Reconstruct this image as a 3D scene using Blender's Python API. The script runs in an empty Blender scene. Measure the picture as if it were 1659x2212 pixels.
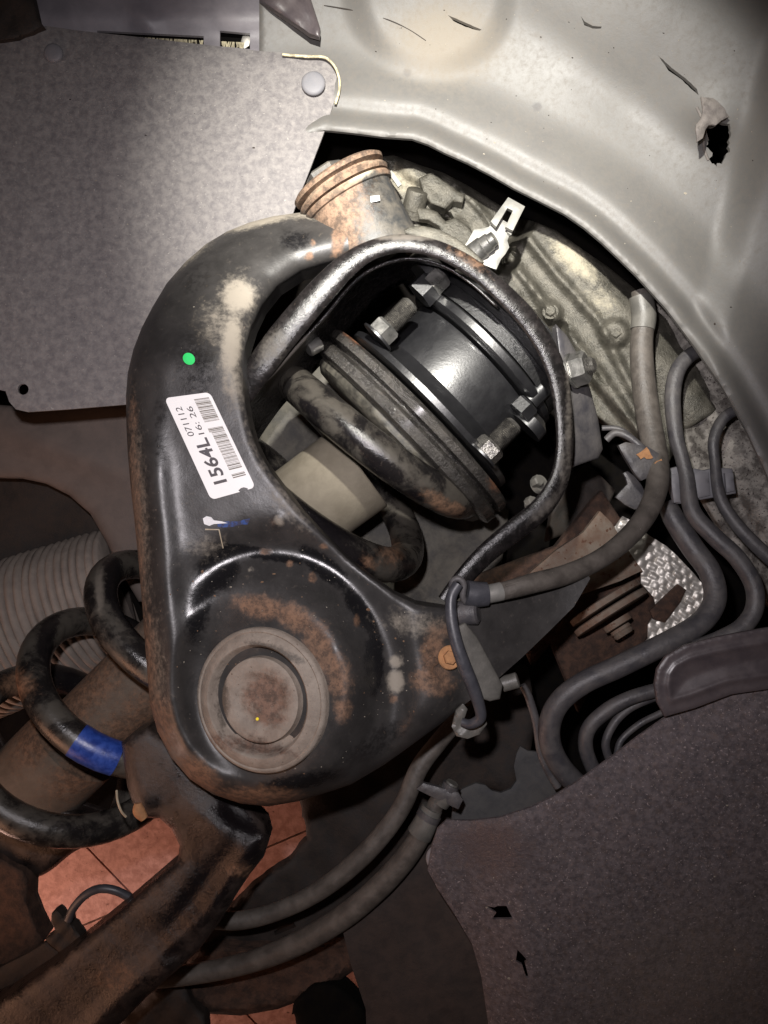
import bpy, bmesh, math, random
import numpy as np
from mathutils import Vector, Matrix, geometry
random.seed(3); rng = np.random.default_rng(5)
scene = bpy.context.scene
C = scene.collection

# ------------------------------------------------------------------ units
S = 0.0003            # metres per drawing unit
D = 1703.0            # camera height above the z = 0 plane, in drawing units
CX, CY = 829.5, 1106.0
def W(x, y, z):
    k = (D - z) / D
    return np.stack([(np.asarray(x, float) - CX) * S * k, -(np.asarray(y, float) - CY) * S * k,
                     np.asarray(z, float) * S + 0 * k], axis=-1)
def P(x, y, z): return Vector(W(x, y, z).tolist())
def unproject(v):
    v = np.asarray(v); z = v[:, 2] / S; k = (D - z) / D
    return v[:, 0] / S / k + CX, -v[:, 1] / S / k + CY

# ------------------------------------------------------------------ camera
cam_d = bpy.data.cameras.new('camera'); cam = bpy.data.objects.new('camera', cam_d); C.objects.link(cam)
cam.location = (0, 0, D * S)
cam_d.sensor_fit = 'VERTICAL'; cam_d.angle = 2 * math.atan(1106.0 / D)
cam_d.clip_start = 0.01; cam_d.clip_end = 50
scene.camera = cam
# ------------------------------------------------------------------ world and lamps
w = bpy.data.worlds.new('World'); scene.world = w; w.use_nodes = True
bgn = w.node_tree.nodes['Background']; bgn.inputs[0].default_value = (1.0, 0.62, 0.45, 1); bgn.inputs[1].default_value = 0.012
def lamp(name, kind, loc, target, energy, color, size, angle=None, blend=1.0):
    l = bpy.data.lights.new(name, kind); o = bpy.data.objects.new(name, l); C.objects.link(o)
    l.energy = energy; l.color = color
    if kind == 'SPOT':
        l.shadow_soft_size = size; l.spot_size = math.radians(angle); l.spot_blend = blend
    else:
        l.shape = 'DISK'; l.size = size
    o.location = loc; o.rotation_euler = (Vector(target) - Vector(loc)).to_track_quat('-Z', 'Y').to_euler()
    return o
lamp('torch', 'SPOT', (-60 * S, 800 * S, 1560 * S), P(960, 450, -200), 49.0, (1.0, 0.965, 0.89), 0.007, 53, 1.0)
lamp('phone_light', 'SPOT', (-90 * S, 170 * S, 1660 * S), P(760, 1060, -100), 10.0, (1.0, 0.935, 0.97), 0.008, 100, 1.0)
lamp('room_lamp', 'AREA', (-1700 * S, -1300 * S, 500 * S), P(500, 1300, 0), 0.8, (1.0, 0.50, 0.30), 0.30)
lamp('floor_fill', 'AREA', (-2000 * S, -1900 * S, -750 * S), P(350, 1980, -1350), 1.6, (1.0, 0.60, 0.47), 0.25)  # added fill for the tiles, standing in for room light under the car
scene.view_settings.view_transform = 'Standard'; scene.view_settings.look = 'None'
scene.view_settings.exposure = 0.0; scene.view_settings.gamma = 1.0
scene.cycles.max_bounces = 6

# ------------------------------------------------------------------ materials
def new_mat(name):
    m = bpy.data.materials.new(name); m.use_nodes = True
    return m, m.node_tree.nodes, m.node_tree.links, m.node_tree.nodes['Principled BSDF']
def rgba(c): return (c[0], c[1], c[2], 1)
def mat(name, base, alt=None, ascale=3.0, aw=0.35, rough=0.6, rough2=None, metal=0.0, bump=0.2, bscale=14.0, bdist=1.2,
        speck=None, sscale=25.0, sth=0.68, rust=(0.17, 0.095, 0.055), dust=(0.30, 0.265, 0.215), clean=(0.006, 0.006, 0.007),
        masks=False, crough=0.22, coat=0.0, spec=0.5, rustr=0.85, stretch=None, rusta=0.85, nbreak=1.0):
    m, N, L, B = new_mat(name)
    geo = N.new('ShaderNodeNewGeometry'); vm = N.new('ShaderNodeVectorMath'); vm.operation = 'SCALE'
    vm.inputs['Scale'].default_value = 1 / (100 * S); L.new(geo.outputs['Position'], vm.inputs[0])
    vec = vm.outputs[0]
    if stretch:
        mp = N.new('ShaderNodeMapping'); mp.inputs['Rotation'].default_value = (0, 0, stretch[0]); mp.inputs['Scale'].default_value = stretch[1]
        L.new(vec, mp.inputs[0]); vec = mp.outputs[0]
    def noise(sc, det=5, ro=0.6, dist=0.0):
        n = N.new('ShaderNodeTexNoise'); n.inputs['Scale'].default_value = sc; n.inputs['Detail'].default_value = det
        n.inputs['Roughness'].default_value = ro; n.inputs['Distortion'].default_value = dist; L.new(vec, n.inputs['Vector']); return n.outputs[0]
    def mrange(src, a, b, c=0.0, d=1.0):
        r = N.new('ShaderNodeMapRange'); r.interpolation_type = 'SMOOTHSTEP'
        for i, v in zip((1, 2, 3, 4), (a, b, c, d)): r.inputs[i].default_value = v
        L.new(src, r.inputs[0]); return r.outputs[0]
    def mix(f, a, b):
        x = N.new('ShaderNodeMix'); x.data_type = 'RGBA'; L.new(f, x.inputs[0])
        for s_, v in ((6, a), (7, b)):
            if isinstance(v, tuple): x.inputs[s_].default_value = rgba(v)
            else: L.new(v, x.inputs[s_])
        return x.outputs[2]
    def fmix(f, a, b):
        x = N.new('ShaderNodeMix'); L.new(f, x.inputs[0])
        for s_, v in ((2, a), (3, b)):
            if isinstance(v, (int, float)): x.inputs[s_].default_value = v
            else: L.new(v, x.inputs[s_])
        return x.outputs[0]
    alt = alt or tuple(min(1, v * 1.8) for v in base)
    f = mrange(noise(ascale, 7, 0.65, 0.3), 0.5 - aw * 0.5, 0.5 + aw * 0.5)
    col = mix(f, tuple(base), tuple(alt)); rg = fmix(f, rough, rough2 if rough2 is not None else min(1, rough + 0.12))
    if speck:
        s_ = mrange(noise(sscale, 3, 0.6), sth, sth + 0.06); col = mix(s_, col, tuple(speck))
    if masks:
        at = N.new('ShaderNodeAttribute'); at.attribute_name = 'mask'
        sp = N.new('ShaderNodeSeparateColor'); L.new(at.outputs['Color'], sp.inputs[0])
        nz = noise(7.0, 9, 0.72, 0.2); nz2 = noise(6.0, 9, 0.75)
        def fac(ch, k=1.0, sharp=0.16, nn=nz, top=1.0):
            a = N.new('ShaderNodeMath'); a.operation = 'MULTIPLY_ADD'; L.new(nn, a.inputs[0]); a.inputs[1].default_value = 1.5 * nbreak
            L.new(sp.outputs[ch], a.inputs[2])
            return mrange(a.outputs[0], 1.15 * nbreak + 0.1 - sharp, 1.15 * nbreak + 0.1 + sharp, 0.0, top)
        fc = fac(2, sharp=0.24, top=0.92); col = mix(fc, col, tuple(clean)); rg = fmix(fc, rg, crough)
        fd = fac(1, sharp=0.42, top=0.85); col = mix(fd, col, tuple(dust)); rg = fmix(fd, rg, 0.8)
        fr = fac(0, sharp=0.36, top=rusta)
        rcol = mix(mrange(nz2, 0.38, 0.62), tuple(v * 0.45 for v in rust), tuple(min(1, v * 1.5) for v in rust))
        col = mix(fr, col, rcol); rg = fmix(fr, rg, rustr)
    L.new(col, B.inputs['Base Color']); L.new(rg, B.inputs['Roughness'])
    B.inputs['Metallic'].default_value = metal; B.inputs['Specular IOR Level'].default_value = spec
    B.inputs['Coat Weight'].default_value = coat; B.inputs['Coat Roughness'].default_value = 0.12
    if bump:
        b1 = noise(bscale, 8, 0.7); bp = N.new('ShaderNodeBump'); bp.inputs['Strength'].default_value = bump
        bp.inputs['Distance'].default_value = bdist * S * 3; L.new(b1, bp.inputs['Height']); L.new(bp.outputs[0], B.inputs['Normal'])
    return m

M = {}
M['arm'] = mat('arm_black_paint', (0.021, 0.020, 0.0195), (0.046, 0.043, 0.041), 1.6, 0.7, rough=0.34, rough2=0.48, bump=0.16, bscale=10, masks=True, speck=(0.17, 0.13, 0.10), sscale=10, sth=0.71, rusta=0.68)
M['sleeve'] = mat('bushing_steel', (0.030, 0.032, 0.034), (0.10, 0.09, 0.075), 3, 0.4, rough=0.45, bump=0.35, bscale=12, masks=True, rust=(0.19, 0.12, 0.078), rusta=0.8, dust=(0.38, 0.33, 0.25))
M['rim'] = mat('rim_worn_black', (0.006, 0.0055, 0.0055), (0.014, 0.012, 0.012), 5, 0.3, rough=0.20, rough2=0.30, bump=0.28, bscale=4, bdist=2.4, spec=0.38, masks=True, speck=(0.10, 0.09, 0.085), sscale=26, sth=0.74, dust=(0.10, 0.088, 0.075))
M['gloss'] = mat('glossy_black_paint', (0.008, 0.008, 0.009), (0.012, 0.012, 0.013), 3, rough=0.34, rough2=0.38, spec=0.9, bump=0.22, bscale=16, bdist=0.8, coat=0.5)
M['gloss_rough'] = mat('textured_black_paint', (0.014, 0.014, 0.015), (0.022, 0.022, 0.022), 3, rough=0.28, bump=0.9, bscale=10, bdist=1.2, coat=0.4)
M['seat'] = mat('oily_cast_seat', (0.030, 0.028, 0.027), (0.085, 0.078, 0.070), 2.5, 0.6, rough=0.18, rough2=0.36, metal=0.4, bump=1.0, coat=0.5, bscale=13, bdist=1.8, masks=True, rust=(0.22, 0.09, 0.04))
M['rubber'] = mat('old_rubber', (0.030, 0.028, 0.024), (0.085, 0.078, 0.062), 4, 0.3, rough=0.48, bump=0.6, bscale=10, bdist=1.5)
M['coil'] = mat('coil_paint_dusty', (0.011, 0.010, 0.010), (0.070, 0.063, 0.053), 1.15, 0.2, rough=0.20, rough2=0.36, bump=0.3, bscale=10, masks=True, clean=(0.008, 0.007, 0.008), crough=0.2, dust=(0.16, 0.14, 0.115), nbreak=0.9)
M['shock'] = mat('shock_body_dusty', (0.19, 0.165, 0.12), (0.25, 0.22, 0.165), 2.5, 0.5, rough=0.75, bump=0.3, bscale=18, speck=(0.42, 0.40, 0.35), sscale=9, sth=0.76, masks=True)
M['shock_low'] = mat('damper_dirty', (0.085, 0.070, 0.055), (0.13, 0.108, 0.085), 2.5, 0.5, rough=0.7, bump=0.5, bscale=14, masks=True, rust=(0.13, 0.075, 0.045))
M['shell'] = mat('tower_shell_dusty', (0.030, 0.028, 0.024), (0.115, 0.106, 0.086), 1.6, 0.4, rough=0.6, bump=0.5, bscale=12, masks=True)
M['zinc'] = mat('zinc_bolt', (0.20, 0.20, 0.19), (0.42, 0.41, 0.39), 3, 0.4, rough=0.26, rough2=0.36, metal=0.85, bump=0.15)
M['oily_steel'] = mat('oily_steel', (0.10, 0.095, 0.09), (0.22, 0.21, 0.19), 6, rough=0.22, metal=0.7, bump=0.4, bscale=14)
M['alu'] = mat('cast_aluminium_dirty', (0.060, 0.057, 0.047), (0.135, 0.126, 0.104), 2.4, 0.4, rough=0.36, rough2=0.50, metal=0.45, bump=0.8, bscale=16, speck=(0.07, 0.06, 0.045), sscale=26, sth=0.62, masks=True, dust=(0.46, 0.42, 0.32))
M['alu_dark'] = mat('cast_aluminium_mottled', (0.10, 0.09, 0.08), (0.30, 0.28, 0.25), 3.2, 0.22, rough=0.55, metal=0.3, bump=0.5, bscale=16, speck=(0.03, 0.02, 0.02), sscale=14, sth=0.60)
M['plate'] = mat('bracket_steel', (0.20, 0.20, 0.185), (0.27, 0.26, 0.24), 2, rough=0.45, metal=0.4, bump=0.15)
M['liner'] = mat('fender_liner_grey', (0.094, 0.091, 0.087), (0.112, 0.108, 0.101), 0.9, 0.8, rough=0.46, rough2=0.56, bump=0.10, bscale=8, speck=(0.42, 0.40, 0.35), sscale=12, sth=0.80, masks=True, dust=(0.20, 0.175, 0.14), clean=(0.075, 0.072, 0.072), crough=0.6, rust=(0.06, 0.042, 0.035), nbreak=0.5)
M['felt'] = mat('shield_felt_grey', (0.118, 0.109, 0.112), (0.22, 0.205, 0.197), 6.0, 0.45, rough=0.62, bump=0.55, bscale=16, bdist=1.0, speck=(0.30, 0.28, 0.26), sscale=16, sth=0.66)
M['felt_low'] = mat('lower_liner_felt', (0.050, 0.042, 0.046), (0.115, 0.098, 0.103), 8.0, 0.32, rough=0.75, bump=0.9, bscale=15, bdist=1.2, speck=(0.24, 0.205, 0.205), sscale=17, sth=0.62, masks=True, dust=(0.12, 0.098, 0.082), nbreak=0.5, clean=(0.06, 0.048, 0.052), crough=0.35)
M['plastic'] = mat('grey_plastic', (0.15, 0.15, 0.165), (0.175, 0.17, 0.18), 2, rough=0.55, bump=0.1)
M['plastic_smooth'] = mat('dark_smooth_plastic', (0.055, 0.046, 0.050), (0.08, 0.066, 0.068), 2, rough=0.32, bump=0.08)
M['dark'] = mat('dark_dirty_steel', (0.011, 0.008, 0.0065), (0.028, 0.019, 0.014), 3, 0.4, rough=0.7, bump=0.5)
M['void'] = mat('deep_shade_black', (0.0035, 0.003, 0.003), (0.006, 0.005, 0.004), 3, rough=0.95, bump=0.2, spec=0.1)  # near-black colour that stands in for deep shade, not soot
M['rust'] = mat('rusty_steel', (0.030, 0.017, 0.012), (0.085, 0.046, 0.030), 4, 0.35, rough=0.8, bump=0.9, bscale=12, bdist=1.8)
M['rust_light'] = mat('rusty_plate_light', (0.15, 0.095, 0.065), (0.20, 0.165, 0.13), 3, 0.35, rough=0.8, bump=0.3, bscale=12, speck=(0.10, 0.045, 0.025), sscale=7, sth=0.60)
M['ball'] = mat('ball_joint_cap_dusty', (0.18, 0.148, 0.12), (0.27, 0.23, 0.19), 3, 0.5, rough=0.7, bump=0.5, bscale=14, speck=(0.07, 0.045, 0.03), sscale=18, sth=0.66, masks=True, rust=(0.115, 0.066, 0.046), clean=(0.07, 0.058, 0.046), crough=0.6)
M['hose'] = mat('hose_rubber_dusty', (0.055, 0.048, 0.042), (0.125, 0.11, 0.095), 2.4, 0.5, rough=0.42, rough2=0.6, bump=0.4, bscale=11, speck=(0.22, 0.19, 0.16), sscale=16, sth=0.70)
M['pipe'] = mat('coated_pipe', (0.045, 0.044, 0.050), (0.105, 0.098, 0.095), 2.2, 0.5, rough=0.32, rough2=0.55, bump=0.4, bscale=11, speck=(0.20, 0.18, 0.16), sscale=13, sth=0.70)
M['guard'] = mat('guard_plate_grey', (0.045, 0.045, 0.047), (0.07, 0.068, 0.066), 3, rough=0.7, bump=0.3)
M['pipe_light'] = mat('coated_pipe_grey', (0.085, 0.082, 0.074), (0.14, 0.133, 0.118), 2, 0.4, rough=0.4, bump=0.25, bscale=12)
M['cable'] = mat('black_cable', (0.035, 0.036, 0.043), (0.06, 0.06, 0.068), 3, rough=0.38, bump=0.1)
M['bellows'] = mat('dusty_bellows', (0.20, 0.17, 0.148), (0.26, 0.222, 0.19), 2, rough=0.75, bump=0.2, bscale=10)
M['knuckle'] = mat('knuckle_steel', (0.010, 0.008, 0.008), (0.038, 0.028, 0.024), 2.0, 0.3, rough=0.24, rough2=0.42, bump=0.6, bscale=11, bdist=1.6, masks=True, dust=(0.085, 0.064, 0.052), clean=(0.006, 0.005, 0.006))
M['tile'] = mat('terracotta_tile', (0.31, 0.155, 0.12), (0.50, 0.29, 0.24), 3.2, 0.35, rough=0.7, bump=0.5, bscale=6, speck=(0.13, 0.06, 0.04), sscale=5.5, sth=0.66)
M['grout'] = mat('tile_joint', (0.06, 0.035, 0.022), None, 3, rough=0.9)
M['panel_dark'] = mat('underbody_panel_brown', (0.030, 0.022, 0.019), (0.050, 0.036, 0.030), 3, rough=0.8, bump=0.5)
M['panel'] = mat('body_panel_greybrown', (0.095, 0.077, 0.068), (0.125, 0.10, 0.087), 1.5, rough=0.6, bump=0.2, bscale=10)
M['panel_top'] = mat('upper_panel_grey', (0.155, 0.145, 0.16), (0.21, 0.195, 0.21), 1.0, rough=0.4, bump=0.15, bscale=6)
M['white'] = mat('label_paper', (0.85, 0.84, 0.82), (0.88, 0.87, 0.85), 1, rough=0.5, bump=0.0)
M['ink'] = mat('label_ink', (0.045, 0.04, 0.05), (0.08, 0.07, 0.07), 6, rough=0.5, bump=0.0)
M['ink_brown'] = mat('barcode_ink', (0.13, 0.115, 0.09), (0.16, 0.14, 0.11), 6, rough=0.5, bump=0.0)
M['green'] = mat('green_paint_dot', (0.02, 0.62, 0.12), (0.03, 0.7, 0.17), 4, rough=0.4, bump=0.0)
M['blue'] = mat('blue_paint', (0.012, 0.035, 0.20), (0.03, 0.075, 0.34), 5, 0.3, rough=0.3, bump=0.15)
M['blue_chalk'] = mat('blue_chalk', (0.02, 0.06, 0.22), (0.03, 0.03, 0.06), 9, 0.25, rough=0.6, bump=0.1)
M['chalk'] = mat('white_mark', (0.75, 0.75, 0.75), (0.6, 0.6, 0.6), 4, rough=0.5, bump=0.0)
M['scratch'] = mat('bare_scratch', (0.42, 0.36, 0.26), (0.3, 0.24, 0.16), 4, rough=0.5, bump=0.0)
M['yellow'] = mat('yellow_spot', (0.75, 0.50, 0.03), None, 4, rough=0.5, bump=0.0)
M['flake'] = mat('pale_mud', (0.30, 0.27, 0.22), (0.22, 0.19, 0.15), 4, rough=0.85, bump=0.0)
M['tan_dark'] = mat('rust_pit', (0.19, 0.12, 0.07), (0.12, 0.065, 0.035), 5, rough=0.85, bump=0.0)
M['tan'] = mat('ochre_clay', (0.42, 0.21, 0.09), (0.30, 0.15, 0.07), 6, rough=0.8, bump=0.5)
M['trim'] = mat('pale_sealant', (0.60, 0.54, 0.36), (0.25, 0.22, 0.15), 8, 0.3, rough=0.5, bump=0.5)
M['chrome'] = mat('bright_foil', (0.62, 0.59, 0.54), (0.80, 0.77, 0.71), 3, rough=0.46, metal=0.7, bump=0.15, bscale=10)
M['torn'] = mat('torn_edge', (0.13, 0.115, 0.11), (0.2, 0.18, 0.165), 4, rough=0.7, bump=0.5)

# ------------------------------------------------------------------ object helpers
def tag(o, label=None, cat=None, group=None, kind=None):
    if label: o['label'] = label
    if cat: o['category'] = cat
    if group: o['group'] = group
    if kind: o['kind'] = kind
    return o
def thing(name, loc, label, cat, group=None):
    o = bpy.data.objects.new(name, None); C.objects.link(o); o.location = loc
    o.empty_display_size = 0.01
    return tag(o, label, cat, group)
def rootloc(p):
    l = Vector((0, 0, 0)); q = p
    while q is not None: l += q.location; q = q.parent
    return l
def blobmask(v, blobs):
    px, py = unproject(v); out = np.zeros((len(v), 4)); out[:, 3] = 1
    for (x, y, rx, ry, ang, st, ch) in blobs:
        a = math.radians(ang); dx, dy = px - x, py - y
        u = (dx * math.cos(a) + dy * math.sin(a)) / rx; t = (-dx * math.sin(a) + dy * math.cos(a)) / ry
        out[:, ch] = np.maximum(out[:, ch], st * np.exp(-(u * u + t * t) ** 1.5))
    return out
def link(name, verts, faces, m, parent=None, blobs=None, smooth=True, angle=35, maskf=None, sharp=None):
    verts = np.asarray(verts, float)
    me = bpy.data.meshes.new(name)
    off = np.array(rootloc(parent)) if parent else np.zeros(3)
    me.from_pydata((verts - off).tolist(), [], [list(map(int, f)) for f in faces]); me.update()
    bm = bmesh.new(); bm.from_mesh(me); bmesh.ops.recalc_face_normals(bm, faces=bm.faces) if len(faces) < 6000 and not maskf else None
    bm.to_mesh(me); bm.free()
    if smooth:
        me.polygons.foreach_set('use_smooth', [True] * len(me.polygons)); me.set_sharp_from_angle(angle=math.radians(angle))
    if sharp:
        ss_ = {tuple(sorted(map(int, e))) for e in sharp}; ev = np.empty(len(me.edges) * 2, int); me.edges.foreach_get('vertices', ev); ev = np.sort(ev.reshape(-1, 2), 1)
        at = me.attributes.get('sharp_edge') or me.attributes.new('sharp_edge', 'BOOLEAN', 'EDGE'); fl_ = np.zeros(len(me.edges), bool); at.data.foreach_get('value', fl_)
        at.data.foreach_set('value', [bool(f or (tuple(e) in ss_)) for f, e in zip(fl_, ev.tolist())])
    if blobs is not None or maskf is not None:
        arr = blobmask(verts, blobs or [])
        if maskf is not None: arr = maskf(verts, arr)
        ca = me.color_attributes.new('mask', 'FLOAT_COLOR', 'POINT'); ca.data.foreach_set('color', arr.ravel())
    me.materials.append(m)
    o = bpy.data.objects.new(name, me); C.objects.link(o)
    if parent: o.parent = parent
    return o

def crspline(pts, n=6, closed=False):
    pts = np.asarray(pts, float); out = []; N = len(pts)
    rngs = range(N) if closed else range(N - 1)
    for i in rngs:
        if closed: a, b, c, d = pts[(i - 1) % N], pts[i], pts[(i + 1) % N], pts[(i + 2) % N]
        else: a, b, c, d = pts[max(i - 1, 0)], pts[i], pts[i + 1], pts[min(i + 2, N - 1)]
        for k in range(n):
            t = k / n
            out.append(0.5 * ((2 * b) + (-a + c) * t + (2 * a - 5 * b + 4 * c - d) * t * t + (-a + 3 * b - 3 * c + d) * t ** 3))
    if not closed: out.append(pts[-1])
    return np.array(out)
def resample(poly, step, closed=True):
    p = np.asarray(poly, float)
    if closed: p = np.vstack([p, p[:1]])
    seg = np.linalg.norm(np.diff(p, axis=0), axis=1); out = []
    for i, L_ in enumerate(seg):
        k = max(1, int(round(L_ / step)))
        for j in range(k): out.append(p[i] + (p[i + 1] - p[i]) * j / k)
    if not closed: out.append(p[-1])
    return np.array(out)
def inside(px, py, poly):
    c = np.zeros(len(px), bool); n = len(poly)
    for i in range(n):
        x0, y0 = poly[i]; x1, y1 = poly[(i + 1) % n]
        if y0 == y1: continue
        cond = ((y0 > py) != (y1 > py)) & (px < (x1 - x0) * (py - y0) / (y1 - y0) + x0)
        c ^= cond
    return c
def dist(px, py, line, closed=True):
    d = np.full(len(px), 1e9); n = len(line)
    for i in range(n if closed else n - 1):
        x0, y0 = line[i][:2]; x1, y1 = line[(i + 1) % n][:2]; vx, vy = x1 - x0, y1 - y0; l2 = vx * vx + vy * vy + 1e-9
        t = np.clip(((px - x0) * vx + (py - y0) * vy) / l2, 0, 1)
        d = np.minimum(d, np.hypot(px - x0 - t * vx, py - y0 - t * vy))
    return d
def wob(x, y, sc, seed=0.0):
    return (np.sin(x / sc + seed) * np.cos(y / sc * 1.13 + seed * 2) + 0.5 * np.sin(x / sc * 2.3 + y / sc * 1.7 + seed * 3) + 0.3 * np.cos(x / sc * 4.1 - y / sc * 3.7 + seed)) / 1.8
def jag(poly, amp, step=9):
    q = resample(poly, step); return q + rng.normal(0, amp, q.shape)

def sheet(name, outline, zf, m, parent=None, g=12, holes=(), thick=8, R=0, spl=0, blobs=None, maskf=None, angle=50, back=True, step=None, rows=()):
    """A pressed or moulded piece: plan outline, relief zf(x, y, d), rolled edge of radius R and real thickness."""
    ol = crspline(outline, spl, True) if spl else np.asarray(outline, float)
    ol = resample(ol, step or g)
    hs = [resample(h, (step or g) * 0.8) for h in holes]
    pts = list(map(tuple, ol)); edges = [(i, (i + 1) % len(ol)) for i in range(len(ol))]
    for h in hs:
        b = len(pts); pts += list(map(tuple, h)); edges += [(b + i, b + (i + 1) % len(h)) for i in range(len(h))]
    x0, y0 = ol.min(0); x1, y1 = ol.max(0)
    gx, gy = np.meshgrid(np.arange(x0, x1, g), np.arange(y0, y1, g * 0.87)); gx = gx + (np.arange(gx.shape[0]) % 2)[:, None] * g * 0.5
    gx, gy = gx.ravel(), gy.ravel(); gx = gx + rng.uniform(-.08, .08, len(gx)) * g
    ok = inside(gx, gy, ol)
    for h in hs: ok &= ~inside(gx, gy, h)
    gx, gy = gx[ok], gy[ok]
    dd = dist(gx, gy, ol)
    for h in hs: dd = np.minimum(dd, dist(gx, gy, h))
    ok = dd > g * 0.45; gx, gy = gx[ok], gy[ok]
    pts += list(zip(gx.tolist(), gy.tolist()))
    if R > g * 0.7 or rows:      # fine rows along the rolled edge
        for q in (rows or (0.12, 0.3)):
            n = np.roll(ol, -1, 0) - np.roll(ol, 1, 0); n = n / (np.linalg.norm(n, axis=1)[:, None] + 1e-9)
            area = np.sum(ol[:, 0] * np.roll(ol[:, 1], -1) - np.roll(ol[:, 0], -1) * ol[:, 1]); sg = 1 if area > 0 else -1
            ins = ol + sg * np.stack([-n[:, 1], n[:, 0]], 1) * (q if rows else min(q * R, g * 0.5))
            ok = inside(ins[:, 0], ins[:, 1], ol) & (dist(ins[:, 0], ins[:, 1], ol) > (q if rows else min(q * R, g * 0.5)) * 0.6)
            pts += list(map(tuple, ins[ok]))
            if not rows and q * R > g * 0.5: break
    r = geometry.delaunay_2d_cdt([Vector(p) for p in pts], edges, [], 0, 0.01)
    v2 = np.array([tuple(v) for v in r[0]]); fs = np.array([f for f in r[2] if len(f) == 3])
    cen = v2[fs].mean(1); ok = inside(cen[:, 0], cen[:, 1], ol)
    for h in hs: ok &= ~inside(cen[:, 0], cen[:, 1], h)
    fs = fs[ok]
    used = np.unique(fs); rm = np.full(len(v2), -1); rm[used] = np.arange(len(used)); v2 = v2[used]; fs = rm[fs]
    x, y = v2[:, 0], v2[:, 1]; d = dist(x, y, ol)
    z = zf(x, y, d) + np.zeros(len(x))
    if R:
        e = np.clip(1 - d / R, 0, 1); z = z - R * (1 - np.sqrt(np.clip(1 - e * e, 0, 1))) * 0.9
    v3 = W(x, y, z)
    # orientation: normals towards +z
    a, b, c = v2[fs[:, 0]], v2[fs[:, 1]], v2[fs[:, 2]]; nz = -((b - a)[:, 0] * (c - a)[:, 1] - (b - a)[:, 1] * (c - a)[:, 0])
    fs[nz < 0] = fs[nz < 0][:, ::-1]
    ec = {}
    for f in fs:
        for i in range(3):
            ec[(f[i], f[(i + 1) % 3])] = 1
    bnd = [e for e in ec if (e[1], e[0]) not in ec]
    faces = fs.tolist(); verts = v3
    if thick:
        n = len(v3)
        if back:
            low = v3.copy(); low[:, 2] -= thick * S; verts = np.vstack([v3, low])
            faces += [[f[2] + n, f[1] + n, f[0] + n] for f in fs.tolist()]
            faces += [[e[1], e[0], e[0] + n, e[1] + n] for e in bnd]
        else:
            ids = sorted({i for e in bnd for i in e}); mp = {i: n + k for k, i in enumerate(ids)}
            low = v3[ids].copy(); low[:, 2] -= thick * S; verts = np.vstack([v3, low])
            faces += [[e[1], e[0], mp[e[0]], mp[e[1]]] for e in bnd]
    mf = maskf or (lambda vv, arr: arr)
    return link(name, verts, faces, m, parent, blobs, maskf=mf, angle=angle, sharp=bnd)

def tube(name, pts, r, m, parent=None, n=8, seg=18, blobs=None, ribs=None, raw=False, flat=None, caps=True):
    """Tube through drawing points (x, y, z[, r]); r in apparent units."""
    a = np.array([list(p) + ([r] if len(p) == 3 else []) for p in pts], float)
    a = a if raw else crspline(a, n)
    c = W(a[:, 0], a[:, 1], a[:, 2]); rad = a[:, 3] * S * (D - a[:, 2]) / D
    return tube_w(name, c, rad, m, parent, seg, blobs, flat, caps)
def tube_w(name, c, rad, m, parent=None, seg=18, blobs=None, flat=None, caps=True):
    t = np.gradient(c, axis=0); t /= np.linalg.norm(t, axis=1)[:, None] + 1e-12
    up = np.array([0, 0, 1.0]); nrm = up - t[0] * (up @ t[0])
    if np.linalg.norm(nrm) < 0.2: nrm = np.array([1.0, 0, 0]) - t[0] * t[0][0]
    nrm /= np.linalg.norm(nrm); verts = []; ns = []
    for i in range(len(c)):
        nrm = nrm - t[i] * (nrm @ t[i]); nrm /= np.linalg.norm(nrm); ns.append(nrm.copy())
        b = np.cross(t[i], nrm)
        for k in range(seg):
            th = 2 * math.pi * k / seg; fx = 1.0 if flat is None else flat
            verts.append(c[i] + rad[i] * (math.cos(th) * nrm * fx + math.sin(th) * b))
    faces = [[i * seg + k, i * seg + (k + 1) % seg, (i + 1) * seg + (k + 1) % seg, (i + 1) * seg + k] for i in range(len(c) - 1) for k in range(seg)]
    if caps:
        faces.append(list(range(seg))[::-1]); faces.append([(len(c) - 1) * seg + k for k in range(seg)])
    return link(name, verts, faces, m, parent, blobs, angle=50)
def frame(ax):
    ax = Vector(ax).normalized(); u = ax.orthogonal().normalized()
    z = Vector((0, 0, 1)); q = z - ax * z.dot(ax)
    if q.length > 0.1: u = q.normalized()
    return ax, u, ax.cross(u)
def lathe(name, base, ax, prof, m, parent=None, seg=40, blobs=None, scale=S, smooth=True, angle=30, squash=1.0, wobble=0.0, caps=True):
    """Turned piece: prof = [(along, radius)] in units, about axis ax from base (world)."""
    ax, u, v = frame(ax); verts = []
    ph = random.uniform(0, 6)
    for (t, r) in prof:
        for k in range(seg):
            th = 2 * math.pi * k / seg
            rr = r * (1 + wobble * math.sin(th * 3 + ph) + wobble * 0.6 * math.sin(th * 7 + t * 0.3 + ph))
            verts.append(Vector(base) + ax * t * scale + (u * math.cos(th) * squash + v * math.sin(th)) * rr * scale)
    n = len(prof)
    faces = [[i * seg + k, i * seg + (k + 1) % seg, (i + 1) * seg + (k + 1) % seg, (i + 1) * seg + k] for i in range(n - 1) for k in range(seg)]
    if caps: faces += [list(range(seg))[::-1], [(n - 1) * seg + k for k in range(seg)]]
    return link(name, [tuple(q) for q in verts], faces, m, parent, blobs, angle=angle, smooth=smooth)
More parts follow.
